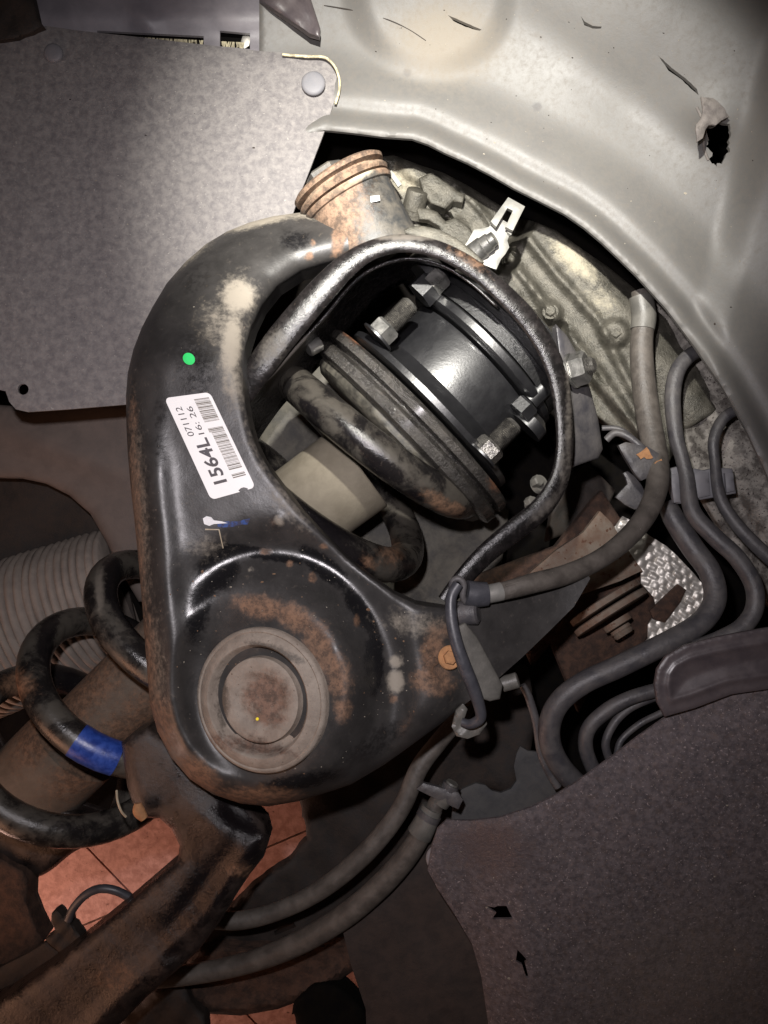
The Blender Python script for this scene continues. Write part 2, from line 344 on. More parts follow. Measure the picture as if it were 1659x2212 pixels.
def hexa(name, base, ax, r, h, m, parent=None, rot=0.0):
    ax, u, v = frame(ax); verts = []
    for t, q in ((0, 1), (h * 0.82, 1), (h, 0.86)):
        for k in range(6):
            th = math.pi / 3 * k + rot; verts.append(Vector(base) + ax * t * S + (u * math.cos(th) + v * math.sin(th)) * r * q * S)
    faces = [[i * 6 + k, i * 6 + (k + 1) % 6, (i + 1) * 6 + (k + 1) % 6, (i + 1) * 6 + k] for i in range(2) for k in range(6)] + [list(range(6))[::-1], list(range(12, 18))]
    return link(name, [tuple(q) for q in verts], faces, m, parent, smooth=False)
def threaded(name, base, ax, r, h, m, parent=None, pitch=4.0, blobs=None):
    prof = [(0, r)]; t = 0
    while t < h - pitch: prof += [(t + pitch * 0.5, r * 0.84), (t + pitch, r)]; t += pitch
    prof += [(h + r * 0.25, r * 0.7)]
    return lathe(name, base, ax, prof, m, parent, seg=20, angle=20)
def slab(name, outline, z, m, parent=None, thick=6, g=14, R=0, tilt=(0, 0), **kw):
    cx = np.mean([p[0] for p in outline]); cy = np.mean([p[1] for p in outline])
    return sheet(name, outline, lambda x, y, d: z + tilt[0] * (x - cx) + tilt[1] * (y - cy), m, parent, g=g, thick=thick, R=R, **kw)
def seg_ridge(x, y, line, w_, h): 
    d = dist(x, y, line, closed=False); return h * np.exp(-(d / (w_ * 1.5)) ** 2)
def bump(x, y, cx, cy, rx, ry, h, p=2.0, ang=0.0):
    a = math.radians(ang); dx, dy = x - cx, y - cy
    u = (dx * math.cos(a) + dy * math.sin(a)) / rx; t = (-dx * math.sin(a) + dy * math.cos(a)) / ry
    return h * np.exp(-(u * u + t * t) ** (p / 2))
def sstep(x, a, b):
    t = np.clip((x - a) / (b - a), 0, 1); return t * t * (3 - 2 * t)

# ================================================================== SETTING
# tiled floor far below: single tiles with recessed joints
fz = -1350
def floor_tiles():
    jo = slab('floor', [(-900, 300), (2600, 300), (2600, 3000), (-900, 3000)], fz - 14, M['grout'], g=400, thick=10)
    tag(jo, kind='structure')
    e1 = np.array([0.66, 0.75]); e2 = np.array([0.92, -0.39]) ; e1 = np.array([0.69, 0.72]); e2 = np.array([0.92, -0.39])
    o = np.array([300.0, 1948.0]); a = 700.0
    me = None
    for i in range(-4, 5):
        for j in range(-4, 5):
            cc = o + e1 * a * (i + 0.5) + e2 * a * (j + 0.5)
            if not (-700 < cc[0] < 1300 and 1300 < cc[1] < 2900): continue
            h = a * 0.5 - 2.2
            q = [cc + e1 * sx * h + e2 * sy * h for sx, sy in ((-1, -1), (1, -1), (1, 1), (-1, 1))]
            t = slab('tile', q, fz + random.uniform(-1.5, 1.5), M['tile'], parent=jo, g=90, thick=12, R=0)
floor_tiles()
vo = sheet('dark_gap_backing', [(-300, -300), (2000, -300), (2000, 2600), (1060, 2600), (780, 2230), (900, 1900), (700, 1700), (420, 1735), (250, 1755), (60, 1860), (-300, 1860)],
      lambda x, y, d: -820 + 20 * wob(x, y, 90), M['void'], g=60, thick=20)  # added sheet hiding the lit floor, coloured as shade so gaps stay black
tag(vo, kind='structure')

# ================================================================== FENDER LINER (upper right)
LEDGE = [(640, 300), (700, 281), (760, 287), (830, 296), (890, 300), (925, 312), (960, 330), (1010, 352), (1060, 378), (1110, 407), (1160, 432), (1220, 463), (1262, 492), (1300, 524), (1340, 562), (1375, 596), (1440, 668), (1500, 748), (1560, 835), (1610, 925), (1650, 1010), (1700, 1130)]
liner_out = [(560, 240)] + LEDGE + [(1860, 1200), (1860, -160), (560, -160)]
HOLE = [(1523, 276), (1545, 270), (1553, 262), (1577, 268), (1577, 330), (1566, 334), (1562, 352), (1550, 350), (1545, 358), (1532, 345), (1538, 330), (1525, 318), (1531, 300)]
CR1 = [(1255, 34), (1262, 46), (1280, 56), (1300, 57), (1298, 62), (1280, 62), (1262, 54)]
CR2 = [(1420, 118), (1450, 146), (1480, 168), (1505, 192), (1509, 206), (1498, 196), (1474, 174), (1444, 152)]
CR3 = [(968, 32), (985, 40), (1008, 50), (1040, 64), (1036, 67), (1005, 58), (980, 46)]
HOLE = [tuple(p) for p in jag(HOLE, 1.8, 7)]
for q_ in (CR1, CR2, CR3): q_[:] = [(p[0] + random.uniform(-.6, .6), p[1] + random.uniform(-.6, .6)) for p in resample(q_, 9)]
def liner_z(x, y, d):
    e = dist(x, y, LEDGE, closed=False)
    z = -205 + 0.07 * (x - 1000) - 0.05 * (y - 300)
    z = z + 13 * (1 - sstep(e, 14, 44)) - 8 * np.exp(-((e - 50) / 18) ** 2)      # rolled lip and the groove above it
    z = z + 150 * sstep(e, 130, 620) - 14 * sstep(e, 60, 190)                      # arch rolls over towards the camera
    b = ((x - 930) / 175) ** 2 + ((y + 25) / 185) ** 2
    z = z + 20 * (1 - sstep(np.sqrt(b), 0.74, 1.14))                             # pressed boss at the top
    z = z - bump(x, y, 1330, 200, 260, 60, 10, 2, 40)
    z = z + 30 * sstep((x - 1585) + 0.25 * (y - 500), -50, 50)
    z = z + bump(x, y, 1540, 250, 60, 50, 12)
    return z + 2.6 * wob(x, y, 150) + 0.22 * wob(x, y, 37, 2)
fl = sheet('fender_liner', liner_out, liner_z, M['liner'], g=8, thick=9, holes=[HOLE, CR1, CR2, CR3], R=5,
    blobs=[(960, 90, 120, 90, 0, .62, 1), (880, 158, 8, 8, 0, 1.0, 2), (1160, 230, 9, 9, 0, .9, 2), 
           (1120, 470, 24, 6, 30, .8, 2), (1330, 590, 40, 6, 42, .8, 2), (1440, 700, 40, 6, 48, .7, 2)])
tag(fl, 'large grey moulded fender liner with a curved rolled edge across the upper right', 'fender liner')
# torn flap by the hole
ft = sheet('flap', jag([(1514, 210), (1540, 212), (1566, 232), (1575, 250), (1560, 258), (1548, 270), (1530, 268), (1518, 300), (1505, 305), (1503, 270), (1518, 245)], 1.2, 12),
      lambda x, y, d: -60 + 7 * wob(x, y, 13), M['torn'], parent=fl, g=7, thick=5, R=4)
ft['label'] = 'torn plastic flap beside the ragged hole'

# ================================================================== SHIELD (upper left)
sh_out = [(-160, 92), (60, 62), (100, 56), (170, 66), (300, 80), (420, 94), (560, 110), (640, 116), (690, 120), (712, 130), (727, 150), (732, 175), (728, 200), (712, 250), (700, 286), (668, 370), (640, 440), (600, 560), (540, 760), (470, 862), (380, 872), (270, 874), (150, 884), (60, 890), (34, 884), (20, 868), (12, 845), (-30, 835), (-160, 800)]
def shz(x, y, d): return -190 - 0.06 * (x - 300) - 0.05 * (400 - y) * 0.4 + 3 * wob(x, y, 120)
hole_s = [(50 + 12 * math.cos(a), 841 + 12 * math.sin(a)) for a in np.linspace(0, 6.28, 13)[:-1]]
sh = sheet('splash_shield', sh_out, shz, M['felt'], g=20, thick=7, R=4, holes=[hole_s], step=9)
tag(sh, 'flat grey speckled splash shield panel filling the upper left, held by round clips', 'splash shield')
def clip(x, y, z, r, parent, tiltv=(0, 0, 1)):
    return lathe('push_clip', P(x, y, z), tiltv, [(0, r), (3, r), (6, r * 0.93), (8, r * 0.75), (9, r * 0.3)], M['plastic'], parent, seg=32, angle=60)
clip(677, 181, -206, 29, sh); clip(116, 116, -184, 23, sh)
tube('edge_strip', [(610, 118, -204), (660, 122, -204), (700, 124, -206), (722, 142, -206), (733, 172, -208), (732, 200, -210), (724, 225, -212)], 3.0, M['trim'], sh, seg=8)

# upper panel behind the shield
up = sheet('upper_splash_guard', [(-160, -160), (700, -160), (690, 60), (720, 130), (700, 200), (600, 200), (-160, 180)],
      lambda x, y, d: -250 + 25 * sstep(y, 90, 30) + bump(x, y, 310, 40, 60, 18, 10, 2, 60) + 3 * wob(x, y, 60), M['panel_top'], g=16, thick=8,
      holes=[[(210, 66), (440, 78), (440, 96), (300, 88), (210, 80)], [(475, 66), (540, 72), (540, 106), (475, 100)], [(596, 92), (650, 104), (650, 118), (600, 114)]])
tag(up, 'smooth mauve grey inner wing panel running along the top left edge', 'body panel')
br = thing('wire_brush_seal', P(380, 90, -262), 'frayed pale bristle seal showing in the slot above the splash shield', 'seal')
verts = []; faces = []
for i in range(150):
    x = random.choice([random.uniform(215, 300), random.uniform(300, 440), random.uniform(300, 440), random.uniform(478, 528)]); y = 76 + (x - 215) * 0.05
    l = random.uniform(5, 13) * (1.6 if x > 470 else 1); a = random.uniform(-0.3, 0.3); b = len(verts); ww = random.uniform(0.8, 1.8)
    q = [(x - ww, y), (x + ww, y), (x + ww + a * l, y + l), (x - ww + a * l, y + l)]
    zz = random.uniform(-262, -255)
    for z in (zz, zz - 3): verts += [tuple(P(u, v, z)) for u, v in q]
    faces += [[b, b + 1, b + 2, b + 3], [b + 7, b + 6, b + 5, b + 4], [b, b + 4, b + 5, b + 1], [b + 1, b + 5, b + 6, b + 2], [b + 2, b + 6, b + 7, b + 3], [b + 3, b + 7, b + 4, b]]
o = link('bristles', verts, faces, M['trim'], br, smooth=False); o['kind'] = 'stuff'
slab('backing', [(200, 60), (445, 70), (560, 60), (545, 112), (200, 100)], -275, M['void'], br, g=30)
slab('foil_tip', [(524, 78), (536, 72), (541, 84), (538, 98), (528, 105), (518, 98)], -258, M['chrome'], br, g=8, thick=3, R=3)
wd = sheet('wedge_bracket', [(555, -120), (560, 0), (580, 14), (612, 36), (640, 54), (668, 74), (690, 80), (692, 62), (682, 30), (672, 0), (660, -120)],
      lambda x, y, d: -170 + 8 * wob(x, y, 30), M['plastic_smooth'], g=10, thick=14, R=9)
tag(wd, 'pointed dark plastic wedge hanging in from the top edge of the picture', 'bracket')
dk = sheet('rubber_pad', [(-140, -120), (60, -60), (82, 40), (94, 56), (70, 72), (40, 84), (-140, 110)], lambda x, y, d: -160 + 5 * wob(x, y, 25), M['dark'], g=14, thick=20, R=12)
tag(dk, 'dark brown rubber pad in the top left corner', 'rubber pad')

# ================================================================== LOWER RIGHT LINER
ll_out = [(1860, 1400), (1740, 1450), (1640, 1470), (1560, 1500), (1500, 1520), (1440, 1548), (1380, 1590), (1320, 1636), (1245, 1690), (1200, 1718), (1150, 1743), (1080, 1766), (1020, 1773), (965, 1772), (945, 1790), (932, 1830), (924, 1880), (945, 1920), (985, 1980), (1020, 2040), (1040, 2110), (1055, 2212), (1070, 2400), (1860, 2400)]
H1 = [(1047, 1957), (1068, 1960), (1075, 1957), (1094, 1957), (1108, 1985), (1062, 1986), (1072, 1972), (1062, 1966)]
H2 = [(1118, 2052), (1132, 2066), (1140, 2076), (1134, 2080), (1142, 2112), (1137, 2112), (1128, 2084), (1114, 2076)]
def ll_z(x, y, d):
    z = -60 + 0.08 * (x - 1300) - 0.03 * (y - 1900)
    z = z - 55 * sstep(1130 - x + 0.1 * (y - 1800), 0, 160)
    z = z - 22 * sstep(95 - dist(x, y, ll_out[1:15], closed=False), 0, 80) * sstep(x, 1200, 1500)
    return z + 8 * wob(x, y, 160) + 2.2 * wob(x, y, 40, 1)
lr = sheet('lower_liner', ll_out, ll_z, M['felt_low'], g=14, thick=8, R=8, holes=[H1, H2], step=9,
    blobs=[(1060, 1830, 120, 70, 0, .5, 2), (1500, 2150, 280, 200, -10, .35, 1)])
tag(lr, 'dark felt covered wheel arch liner with two small cut holes filling the lower right', 'fender liner')
clip(950, 1853, -165, 33, lr)
fe = sheet('smooth_end_cap', [(1860, 1330), (1659, 1356), (1600, 1366), (1540, 1378), (1480, 1394), (1440, 1416), (1420, 1445), (1414, 1480), (1420, 1518), (1436, 1548), (1500, 1530), (1580, 1500), (1860, 1460)],
      lambda x, y, d: -22 + 0.06 * (x - 1500) + 5 * np.exp(-((d - 30) / 7) ** 2) - 7 * sstep(d, 34, 70), M['plastic_smooth'], parent=lr, g=5, thick=9, R=3)

# dark panels bottom centre
bp_ = sheet('rear_underbody_panel', [(1090, 2500), (1090, 2212), (1070, 2110), (1040, 2020), (980, 1900), (990, 1790), (930, 1790), (880, 1850), (800, 1950), (740, 2010), (760, 2090), (790, 2180), (800, 2500)],
      lambda x, y, d: -300 + 10 * wob(x, y, 90), M['panel_dark'], g=18, thick=10, R=0)
tag(bp_, 'dim brown underbody panel between the pipes and the lower liner', 'body panel')

# ================================================================== LEFT MIDDLE: inner panels and arch
pl = sheet('arch_panel', [(-160, 860), (60, 880), (300, 868), (420, 900), (420, 1300), (300, 1300), (258, 1230), (230, 1170), (195, 1110), (150, 1070), (100, 1045), (50, 1034), (-160, 1030)],
      lambda x, y, d: -600 + bump(x, y, 120, 960, 200, 40, 20, 2, 20), M['panel'], g=16, thick=12, R=16)
tag(pl, 'dull brown grey arch panel below the splash shield on the left', 'body panel')
pk = sheet('inner_arch_wall', [(-160, 1000), (140, 1040), (260, 1200), (330, 1500), (-160, 1500)], lambda x, y, d: -760 + 10 * wob(x, y, 60), M['dark'], g=30, thick=12)
tag(pk, 'black recess wall behind the ribbed bellows at the left edge', 'body panel')

# bellows
def bellows():
    a = P(-150, 1430, -800); b = P(270, 1275, -800); ax = (b - a); Ln = ax.length / S
    t_ = thing('rubber_bellows', a, 'ribbed grey rubber bellows at the left edge above the coils', 'bellows')
    prof = []; t = 0; k = 0
    while t < Ln:
        r = 250 - 0.06 * t
        prof += [(t, r - 9), (t + 3, r - 2), (t + 9, r + 1), (t + 17, r + 1), (t + 22, r - 3)]
        t += random.uniform(22, 27)
    prof += [(Ln + 4, 100)]
    lathe('boot', a, ax, prof, M['bellows'], t_, seg=72, angle=80, wobble=0.012)
bellows()

# ================================================================== GEARBOX / ENGINE CASTINGS
gb_out = [(815, 340), (850, 335), (905, 356), (960, 374), (1005, 398), (1075, 440), (1120, 470), (1149, 477), (1202, 498), (1263, 542), (1312, 575), (1369, 622), (1440, 690), (1520, 800), (1560, 880), (1480, 930), (1440, 1010), (1400, 1000), (1370, 960), (1330, 930), (1290, 900), (1240, 830), (1180, 740), (1100, 640), (1000, 560), (880, 540), (830, 470)]
RDG = [([(1128, 500), (1200, 590), (1290, 690), (1340, 790), (1400, 900)], 8, 20), ([(1100, 560), (1180, 660), (1290, 800), (1385, 935)], 7, 16), ([(1202, 724), (1290, 830), (1382, 940)], 6, 22), ([(985, 400), (1040, 455), (1110, 560)], 6, 16), ([(930, 470), (1040, 545)], 7, 14)]
def gb_z(x, y, d):
    z = -430 - 0.02 * (x - 1000)
    dl = (x - 1130) * 0.78 - (y - 480) * 0.62                       # positive towards the liner
    z = z + 40 * np.exp(-((dl - 45) / 55) ** 2) * sstep(x, 1090, 1160)
    z = z - 40 * sstep(-dl, 70, 110) * sstep(x, 1110, 1180)
    for l_, w_, h in RDG: z = z + seg_ridge(x, y, l_, w_, h)
    z = z - bump(x, y, 945, 478, 32, 20, 90, 6) - bump(x, y, 1125, 475, 28, 80, 120, 6, 40) - bump(x, y, 1095, 560, 24, 26, 90, 6)
    z = z + bump(x, y, 1329, 719, 30, 30, 24, 6) + bump(x, y, 1189, 675, 24, 24, 18, 6) + bump(x, y, 985, 497, 26, 26, 12, 6)
    z = z + bump(x, y, 900, 370, 45, 25, 30, 4, 30) + bump(x, y, 960, 400, 30, 40, 22, 4, 40) - bump(x, y, 1212, 715, 14, 20, 60, 4)
    return z + 3 * wob(x, y, 30) + 1.2 * wob(x, y, 11, 3)
gb = thing('gearbox_housing', P(1150, 600, -440), 'dirty cast aluminium gearbox housing seen between the ring and the fender liner', 'gearbox')
sheet('casting', gb_out, gb_z, M['alu'], gb, g=5.2, thick=40, R=8, step=8, blobs=[(1240, 560, 70, 25, 42, .8, 1), (870, 390, 50, 30, 30, .6, 1), (1300, 650, 40, 30, 40, .4, 1)])
for (x, y, z, r, tt) in ((1329, 719, -400, 19, 0.3), (1189, 675, -412, 15, 0.2), (985, 497, -420, 17, 0.2)):
    b_ = hexa('bolt', P(x, y, z), (-0.2, 0.2, 1), r, 14, M['alu'], gb, tt); 
    lathe('washer', P(x, y, z - 3), (-0.2, 0.2, 1), [(0, r * 1.4), (5, r * 1.4)], M['alu'], gb, seg=24)
# plug cylinder and its boss, top left of the castings
lathe('plug', P(893, 452, -420), (0.25, 0.85, 0.62), [(-20, 36), (0, 36), (2, 31), (46, 30), (50, 28), (52, 24)], M['alu'], gb, seg=32, blobs=[])
sheet('lug', [(905, 385), (935, 370), (962, 392), (985, 412), (1005, 420), (1000, 440), (980, 436), (962, 452), (930, 440), (915, 420)], lambda x, y, d: -385 + 4 * wob(x, y, 20), M['alu'], gb, g=7, thick=40, R=8, blobs=[])
sheet('ear', [(900, 450), (925, 450), (945, 458), (962, 478), (985, 470), (1015, 492), (1030, 520), (1015, 545), (985, 540), (960, 515), (948, 490), (925, 476), (905, 474)], lambda x, y, d: -390 + 0 * x, M['alu'], gb, g=7, thick=20, R=6, blobs=[])
# nut on the lower flange
nt = thing('flange_nut', P(1252, 805, -70), 'grey hex nut on a stud just right of the black ring', 'nut')
ax_n = (0.72, 0.18, 0.50)
hexa('nut', P(1240, 800, -64), ax_n, 38, 32, M['zinc'], nt, 0.5); threaded('stud', P(1256, 795, -50), ax_n, 19, 26, M['oily_steel'], nt)
lathe('washer', P(1234, 802, -68), ax_n, [(0, 40), (6, 40)], M['zinc'], nt, seg=28)

# mottled inner wall at the right
rw = sheet('inner_wing_casting', [(1400, 640), (1470, 690), (1560, 820), (1640, 960), (1760, 1150), (1760, 1400), (1640, 1290), (1560, 1150), (1500, 1050), (1450, 900)],
      lambda x, y, d: -420 + 0.15 * (x - 1500) + 14 * wob(x, y, 60) - 20 * np.exp(-(((x - 1500) - 0.5 * (y - 900)) / 25) ** 2), M['alu_dark'], g=11, thick=20, R=10)
tag(rw, 'blotchy corroded inner wing casting behind the pipes at the right', 'body casting')

# silver clip bracket
cb = thing('pipe_clip_bracket', P(1070, 520, -230), 'bright steel clip bracket standing between the gearbox and the fender liner', 'bracket')
sheet('plate', [(1012, 518), (1024, 496), (1040, 494), (1056, 490), (1066, 476), (1078, 470), (1098, 482), (1104, 496), (1096, 520), (1100, 534), (1092, 548), (1082, 560), (1072, 582), (1040, 570), (1010, 548), (1000, 536)], lambda x, y, d: -232 + 0 * x, M['plate'], cb, g=8, thick=8, R=2)
for (q, zz) in (([(1098, 426), (1134, 446), (1108, 498), (1092, 490), (1108, 455), (1096, 449), (1072, 490), (1060, 478)], -205), ([(1112, 470), (1120, 476), (1104, 508), (1096, 502)], -222)):
    slab('clip_jaw', q, zz, M['plate'], cb, g=10, thick=14, R=2, tilt=(0.1, 0.2))
lathe('stud', P(1018, 552, -236), (0.75, 0.45, 0.48), [(0, 26), (36, 26), (38, 23), (56, 22), (58, 18), (70, 17), (71, 12)], M['zinc'], cb, seg=28)
slab('edge_trim', [(838, 372), (846, 368), (868, 398), (860, 404)], -330, M['plate'], cb, g=8)

# ================================================================== STRUT ASSEMBLY (axis from lower left up to the right)
Z0 = -325.0
def AX(t): return P(800 + .71 * t, 1012 - .70 * t, Z0 + .05 * t)
def AXC(t): return P(788 + .71 * t, 990 - .70 * t, -275 + .14 * t)
adir = (AX(400) - AX(-760)).normalized()
st = thing('strut_assembly', AX(-760), 'black coil spring strut with dusty coils and a shiny new top mount inside the ring', 'strut')
wv = Vector((0, 0, 1)); wv = (wv - adir * wv.dot(adir)).normalized(); uv = wv.cross(adir).normalized()
if uv.x < 0: uv = -uv
K0 = (D - Z0) / D
Rw = 211 * S * K0
cdir = (AXC(300) - AXC(-760)).normalized(); wvc = Vector((0, 0, 1)); wvc = (wvc - cdir * wvc.dot(cdir)).normalized(); uvc = wvc.cross(cdir).normalized()
if uvc.x < 0: uvc = -uvc
c, rr = [], []
for i in range(0, 6 * 48 + 1):
    t = -5.45 + i / 48.0
    if t > 0.62: break
    ctr = AXC(189 * t); flat_end = 1.0
    th = 2 * math.pi * t
    qq = (10 + 17 * max(0.0, -t)) * S; p = ctr - cdir * (math.sin(th) - 0.35) * qq * 1.0 + uvc * (-math.cos(th)) * Rw + wvc * math.sin(th) * Rw * 1.05
    c.append(np.array(p)); rr.append((36 if t > -2 else 33) * S * K0)
i0 = 0
coilblobs = [(665, 880, 30, 12, 35, 1.1, 2), (760, 935, 70, 16, 45, .8, 2), (830, 1010, 60, 22, 35, 1.1, 2), (900, 1070, 26, 12, 35, 1.0, 2), (955, 1090, 50, 18, 35, .9, 0), (985, 1098, 14, 14, 35, 1.4, 0),
     (700, 1130, 90, 34, 48, 1.0, 2), (760, 1200, 60, 25, 40, .9, 2), (800, 1215, 20, 12, 0, .8, 0), (845, 1195, 26, 34, 0, .7, 0),
     (262, 1290, 30, 90, -30, 1.2, 2), (240, 1240, 30, 50, 0, 1.0, 2), (105, 1360, 20, 60, 15, 1.0, 2), (150, 1470, 30, 110, -38, 1.1, 2), (220, 1560, 30, 110, -45, 1.1, 2), (60, 1620, 40, 130, -40, 1.0, 2), (160, 1700, 90, 30, 30, 1.0, 2), (215, 1270, 10, 60, 0, .9, 1), (40, 1480, 40, 30, 0, .9, 0)]
c = np.array(c); rr = np.array(rr)
coil = tube_w('coil', c, rr, M['coil'], st, seg=28, blobs=coilblobs)
# blue paint on the fourth visible coil: a sleeve a hair proud of the wire
def sleeve(name, t0, t1, m, grow=1.2, a0=0, a1=360):
    idx = [i for i in range(len(c)) if t0 <= (-5.45 + i / 48.0) <= t1]
    return tube_w(name, c[idx], rr[idx] + grow * S, m, coil, seg=28)
SLV = sleeve('paint_band', -3.745, -3.672, M['blue'])
# shock body
sk = lathe('shock_body', AXC(-1000), cdir, [(0, 130), (168, 130), (174, 107), (880, 107), (886, 100)], M['shock_low'], st, seg=56, blobs=[(200, 1640, 90, 60, -40, 1.0, 0), (90, 1580, 100, 60, -40, .9, 0), (260, 1400, 40, 60, 0, .6, 1), (270, 1510, 60, 50, 0, .9, 0)], scale=S, angle=40)
bt_ = lathe('dust_tube', P(577, 1158, -290), P(777, 1010, -290) - P(577, 1158, -290), [(-120, 116), (288, 120), (291, 117)], M['shock'], st, seg=56, blobs=[(740, 1120, 60, 20, -35, .35, 0)], angle=40)
lathe('piston_rod', AX(0), adir, [(0, 50), (300, 50)], M['dark'], st, seg=30)
lathe('bump_stop', AX(20), adir, [(0, 70), (15, 85), (30, 70), (45, 85), (60, 70), (90, 90)], M['rubber'], st, seg=36, angle=60)
# lower isolator, spring seat, mount plate
lathe('isolator', AX(66), adir, [(0, 200), (2, 262), (14, 280), (26, 284), (38, 276), (42, 264), (46, 282), (58, 288)], M['rubber'], st, seg=90, wobble=0.008, angle=45)
ss = lathe('spring_seat', AX(98), adir, [(-14, 240), (-6, 300), (0, 310), (22, 312), (30, 304), (33, 284), (38, 286), (43, 312), (60, 314), (68, 306), (74, 260)], M['seat'], st, seg=120, wobble=0.004, angle=40,
      blobs=[(770, 720, 40, 18, 40, 1.3, 0), (1070, 1040, 16, 30, 0, .8, 0)])
# cast-in mark "60" on the seat
def cast_mark():
    ax, u, v = adir, None, None
    base = AX(98); zt = Vector((0, 0, 1)); q = (zt - adir * zt.dot(adir)).normalized(); sd = adir.cross(q).normalized()
    if sd.x < 0: sd = -sd
    parts = []
    for (off, full) in ((-15, True), (10, True)):
        pts = []
        for k in range(13):
            a = 2 * math.pi * k / 12; 
            ang_off = (off + 8 * math.cos(a)) / 312.0 - 0.085
            tt = 11 + 7 * math.sin(a)
            pts.append(np.array(base + adir * tt * S + (q * math.cos(ang_off) + sd * math.sin(ang_off)) * 311.8 * S))
        tube_w('cast_mark', np.array(pts), np.full(13, 2.0 * S), M['seat'], ss, seg=8)
cast_mark()
mp_ = lathe('mount_plate', AX(168), adir, [(0, 225), (2, 262), (6, 268), (20, 268), (24, 262), (28, 236), (60, 205)], M['gloss'], st, seg=100, angle=40)
cyl = lathe('mount_cylinder', AX(180), adir, [(0, 208), (150, 204), (160, 200)], M['gloss'], st, seg=90, angle=30)
uf = lathe('upper_flange', AX(322), adir, [(0, 200), (4, 226), (10, 232), (26, 232), (30, 226), (34, 212)], M['gloss'], st, seg=90, angle=40)
cap_ = lathe('top_cap', AX(352), adir, [(0, 222), (26, 220), (28, 214), (34, 214), (36, 218), (60, 214), (62, 208), (68, 208), (70, 210), (108, 200), (114, 190), (118, 120)], M['gloss_rough'], st, seg=90, angle=40)
# studs and nuts on the plate
def stud_set(x, y, z, r, nuth, studh, mn, ms, off=0):
    b0 = P(x, y, z)
    lathe('washer', b0, adir, [(0, r * 1.42), (5, r * 1.42), (7, r * 1.25)], M['gloss'], st, seg=28)
    hexa('nut', b0 + adir * 6 * S, adir, r * 1.18, nuth, mn, st, 0.2 + off)
    threaded('stud', b0 + adir * (nuth + 6) * S, adir, r * 0.80, studh, ms, st)
stud_set(814, 730, -105, 30, 34, 66, M['zinc'], M['oily_steel'])
stud_set(1040, 985, -110, 30, 34, 62, M['oily_steel'], M['oily_steel'], 0.4)
hexa('nut', P(905, 640, -150), adir, 38, 46, M['gloss'], st, 0.3); lathe('boss', P(915, 600, -185), adir, [(0, 60), (30, 56), (46, 40)], M['gloss'], st, seg=30)
hexa('nut', P(930, 620, -140), adir, 30, 40, M['zinc'], st, 0.3)
hexa('nut', P(1120, 892, -150), adir, 32, 34, M['gloss'], st, 0.1); lathe('boss', P(1148, 862, -165), adir, [(-8, 26), (36, 24), (38, 18)], M['gloss'], st, seg=30)
lathe('boss', P(1135, 925, -190), adir, [(0, 46), (26, 44), (40, 26)], M['gloss'], st, seg=30)
lathe('guide_pin', P(690, 742, -150), (-0.75, -0.5, 0.35), [(0, 18), (30, 18), (33, 15)], M['zinc'], st, seg=24)
# lower spring seat cup
sheet('lower_cup', [(-160, 1480), (-60, 1560), (0, 1640), (60, 1700), (130, 1740), (200, 1765), (245, 1785), (215, 1815), (160, 1840), (110, 1880), (70, 1895), (0, 1880), (-160, 1850)], lambda x, y, d: -330 + 6 * wob(x, y, 30), M['knuckle'], st, g=12, thick=70, R=40, spl=4, blobs=[(60, 1780, 60, 40, 30, .8, 1)])
# pale hollow shell behind the coils
sb = sheet('inner_tower_wall', [(560, 800), (640, 770), (700, 745), (760, 800), (900, 1000), (1100, 1100), (1080, 1250), (950, 1330), (800, 1330), (640, 1150), (570, 1010), (540, 880)],
      lambda x, y, d: -610 + 0.1 * (x - 800) + 10 * wob(x, y, 50), M['shell'], g=14, thick=12, R=10, blobs=[])
tag(sb, 'pale dusty tower wall visible behind the coils inside the ring', 'body panel')

# ================================================================== CONTROL ARM
OUT_L = [(745, 452), (690, 455), (640, 460), (590, 467), (540, 480), (490, 500), (445, 527), (400, 566), (360, 612), (330, 662), (306, 708), (288, 755), (276, 805), (272, 855), (273, 920), (276, 980), (282, 1050), (290, 1120), (298, 1200), (305, 1280), (311, 1360), (317, 1440), (324, 1520), (340, 1580), (370, 1637), (410, 1683), (460, 1716), (520, 1736), (580, 1742), (640, 1732), (700, 1714), (760, 1694), (830, 1652), (900, 1602), (960, 1558), (995, 1528)]
OUT_R = [(1060, 1480), (1128, 1420), (1190, 1360), (1240, 1310), (1275, 1250), (1262, 1228), (1190, 1248), (1100, 1275), (1030, 1298)]
IN_ = [(965, 1314), (900, 1304), (850, 1281), (800, 1246), (750, 1206), (700, 1156), (650, 1102), (618, 1060), (592, 1026), (566, 988), (548, 950), (535, 900), (527, 850), (525, 800), (531, 750), (545, 705), (566, 662), (600, 620), (650, 588), (700, 572), (756, 560)]
arm_out = OUT_L + OUT_R + IN_
def arm_flat(x, y):
    z = 105 + 0.0 * x
    z = z - 130 * sstep(y, 800, 470)                                  # leg drops to the bushing
    z = z - 120 * sstep(x, 880, 1230)                                 # right tail drops away
    z = z + 10 * sstep(y, 1100, 1500)
    return z
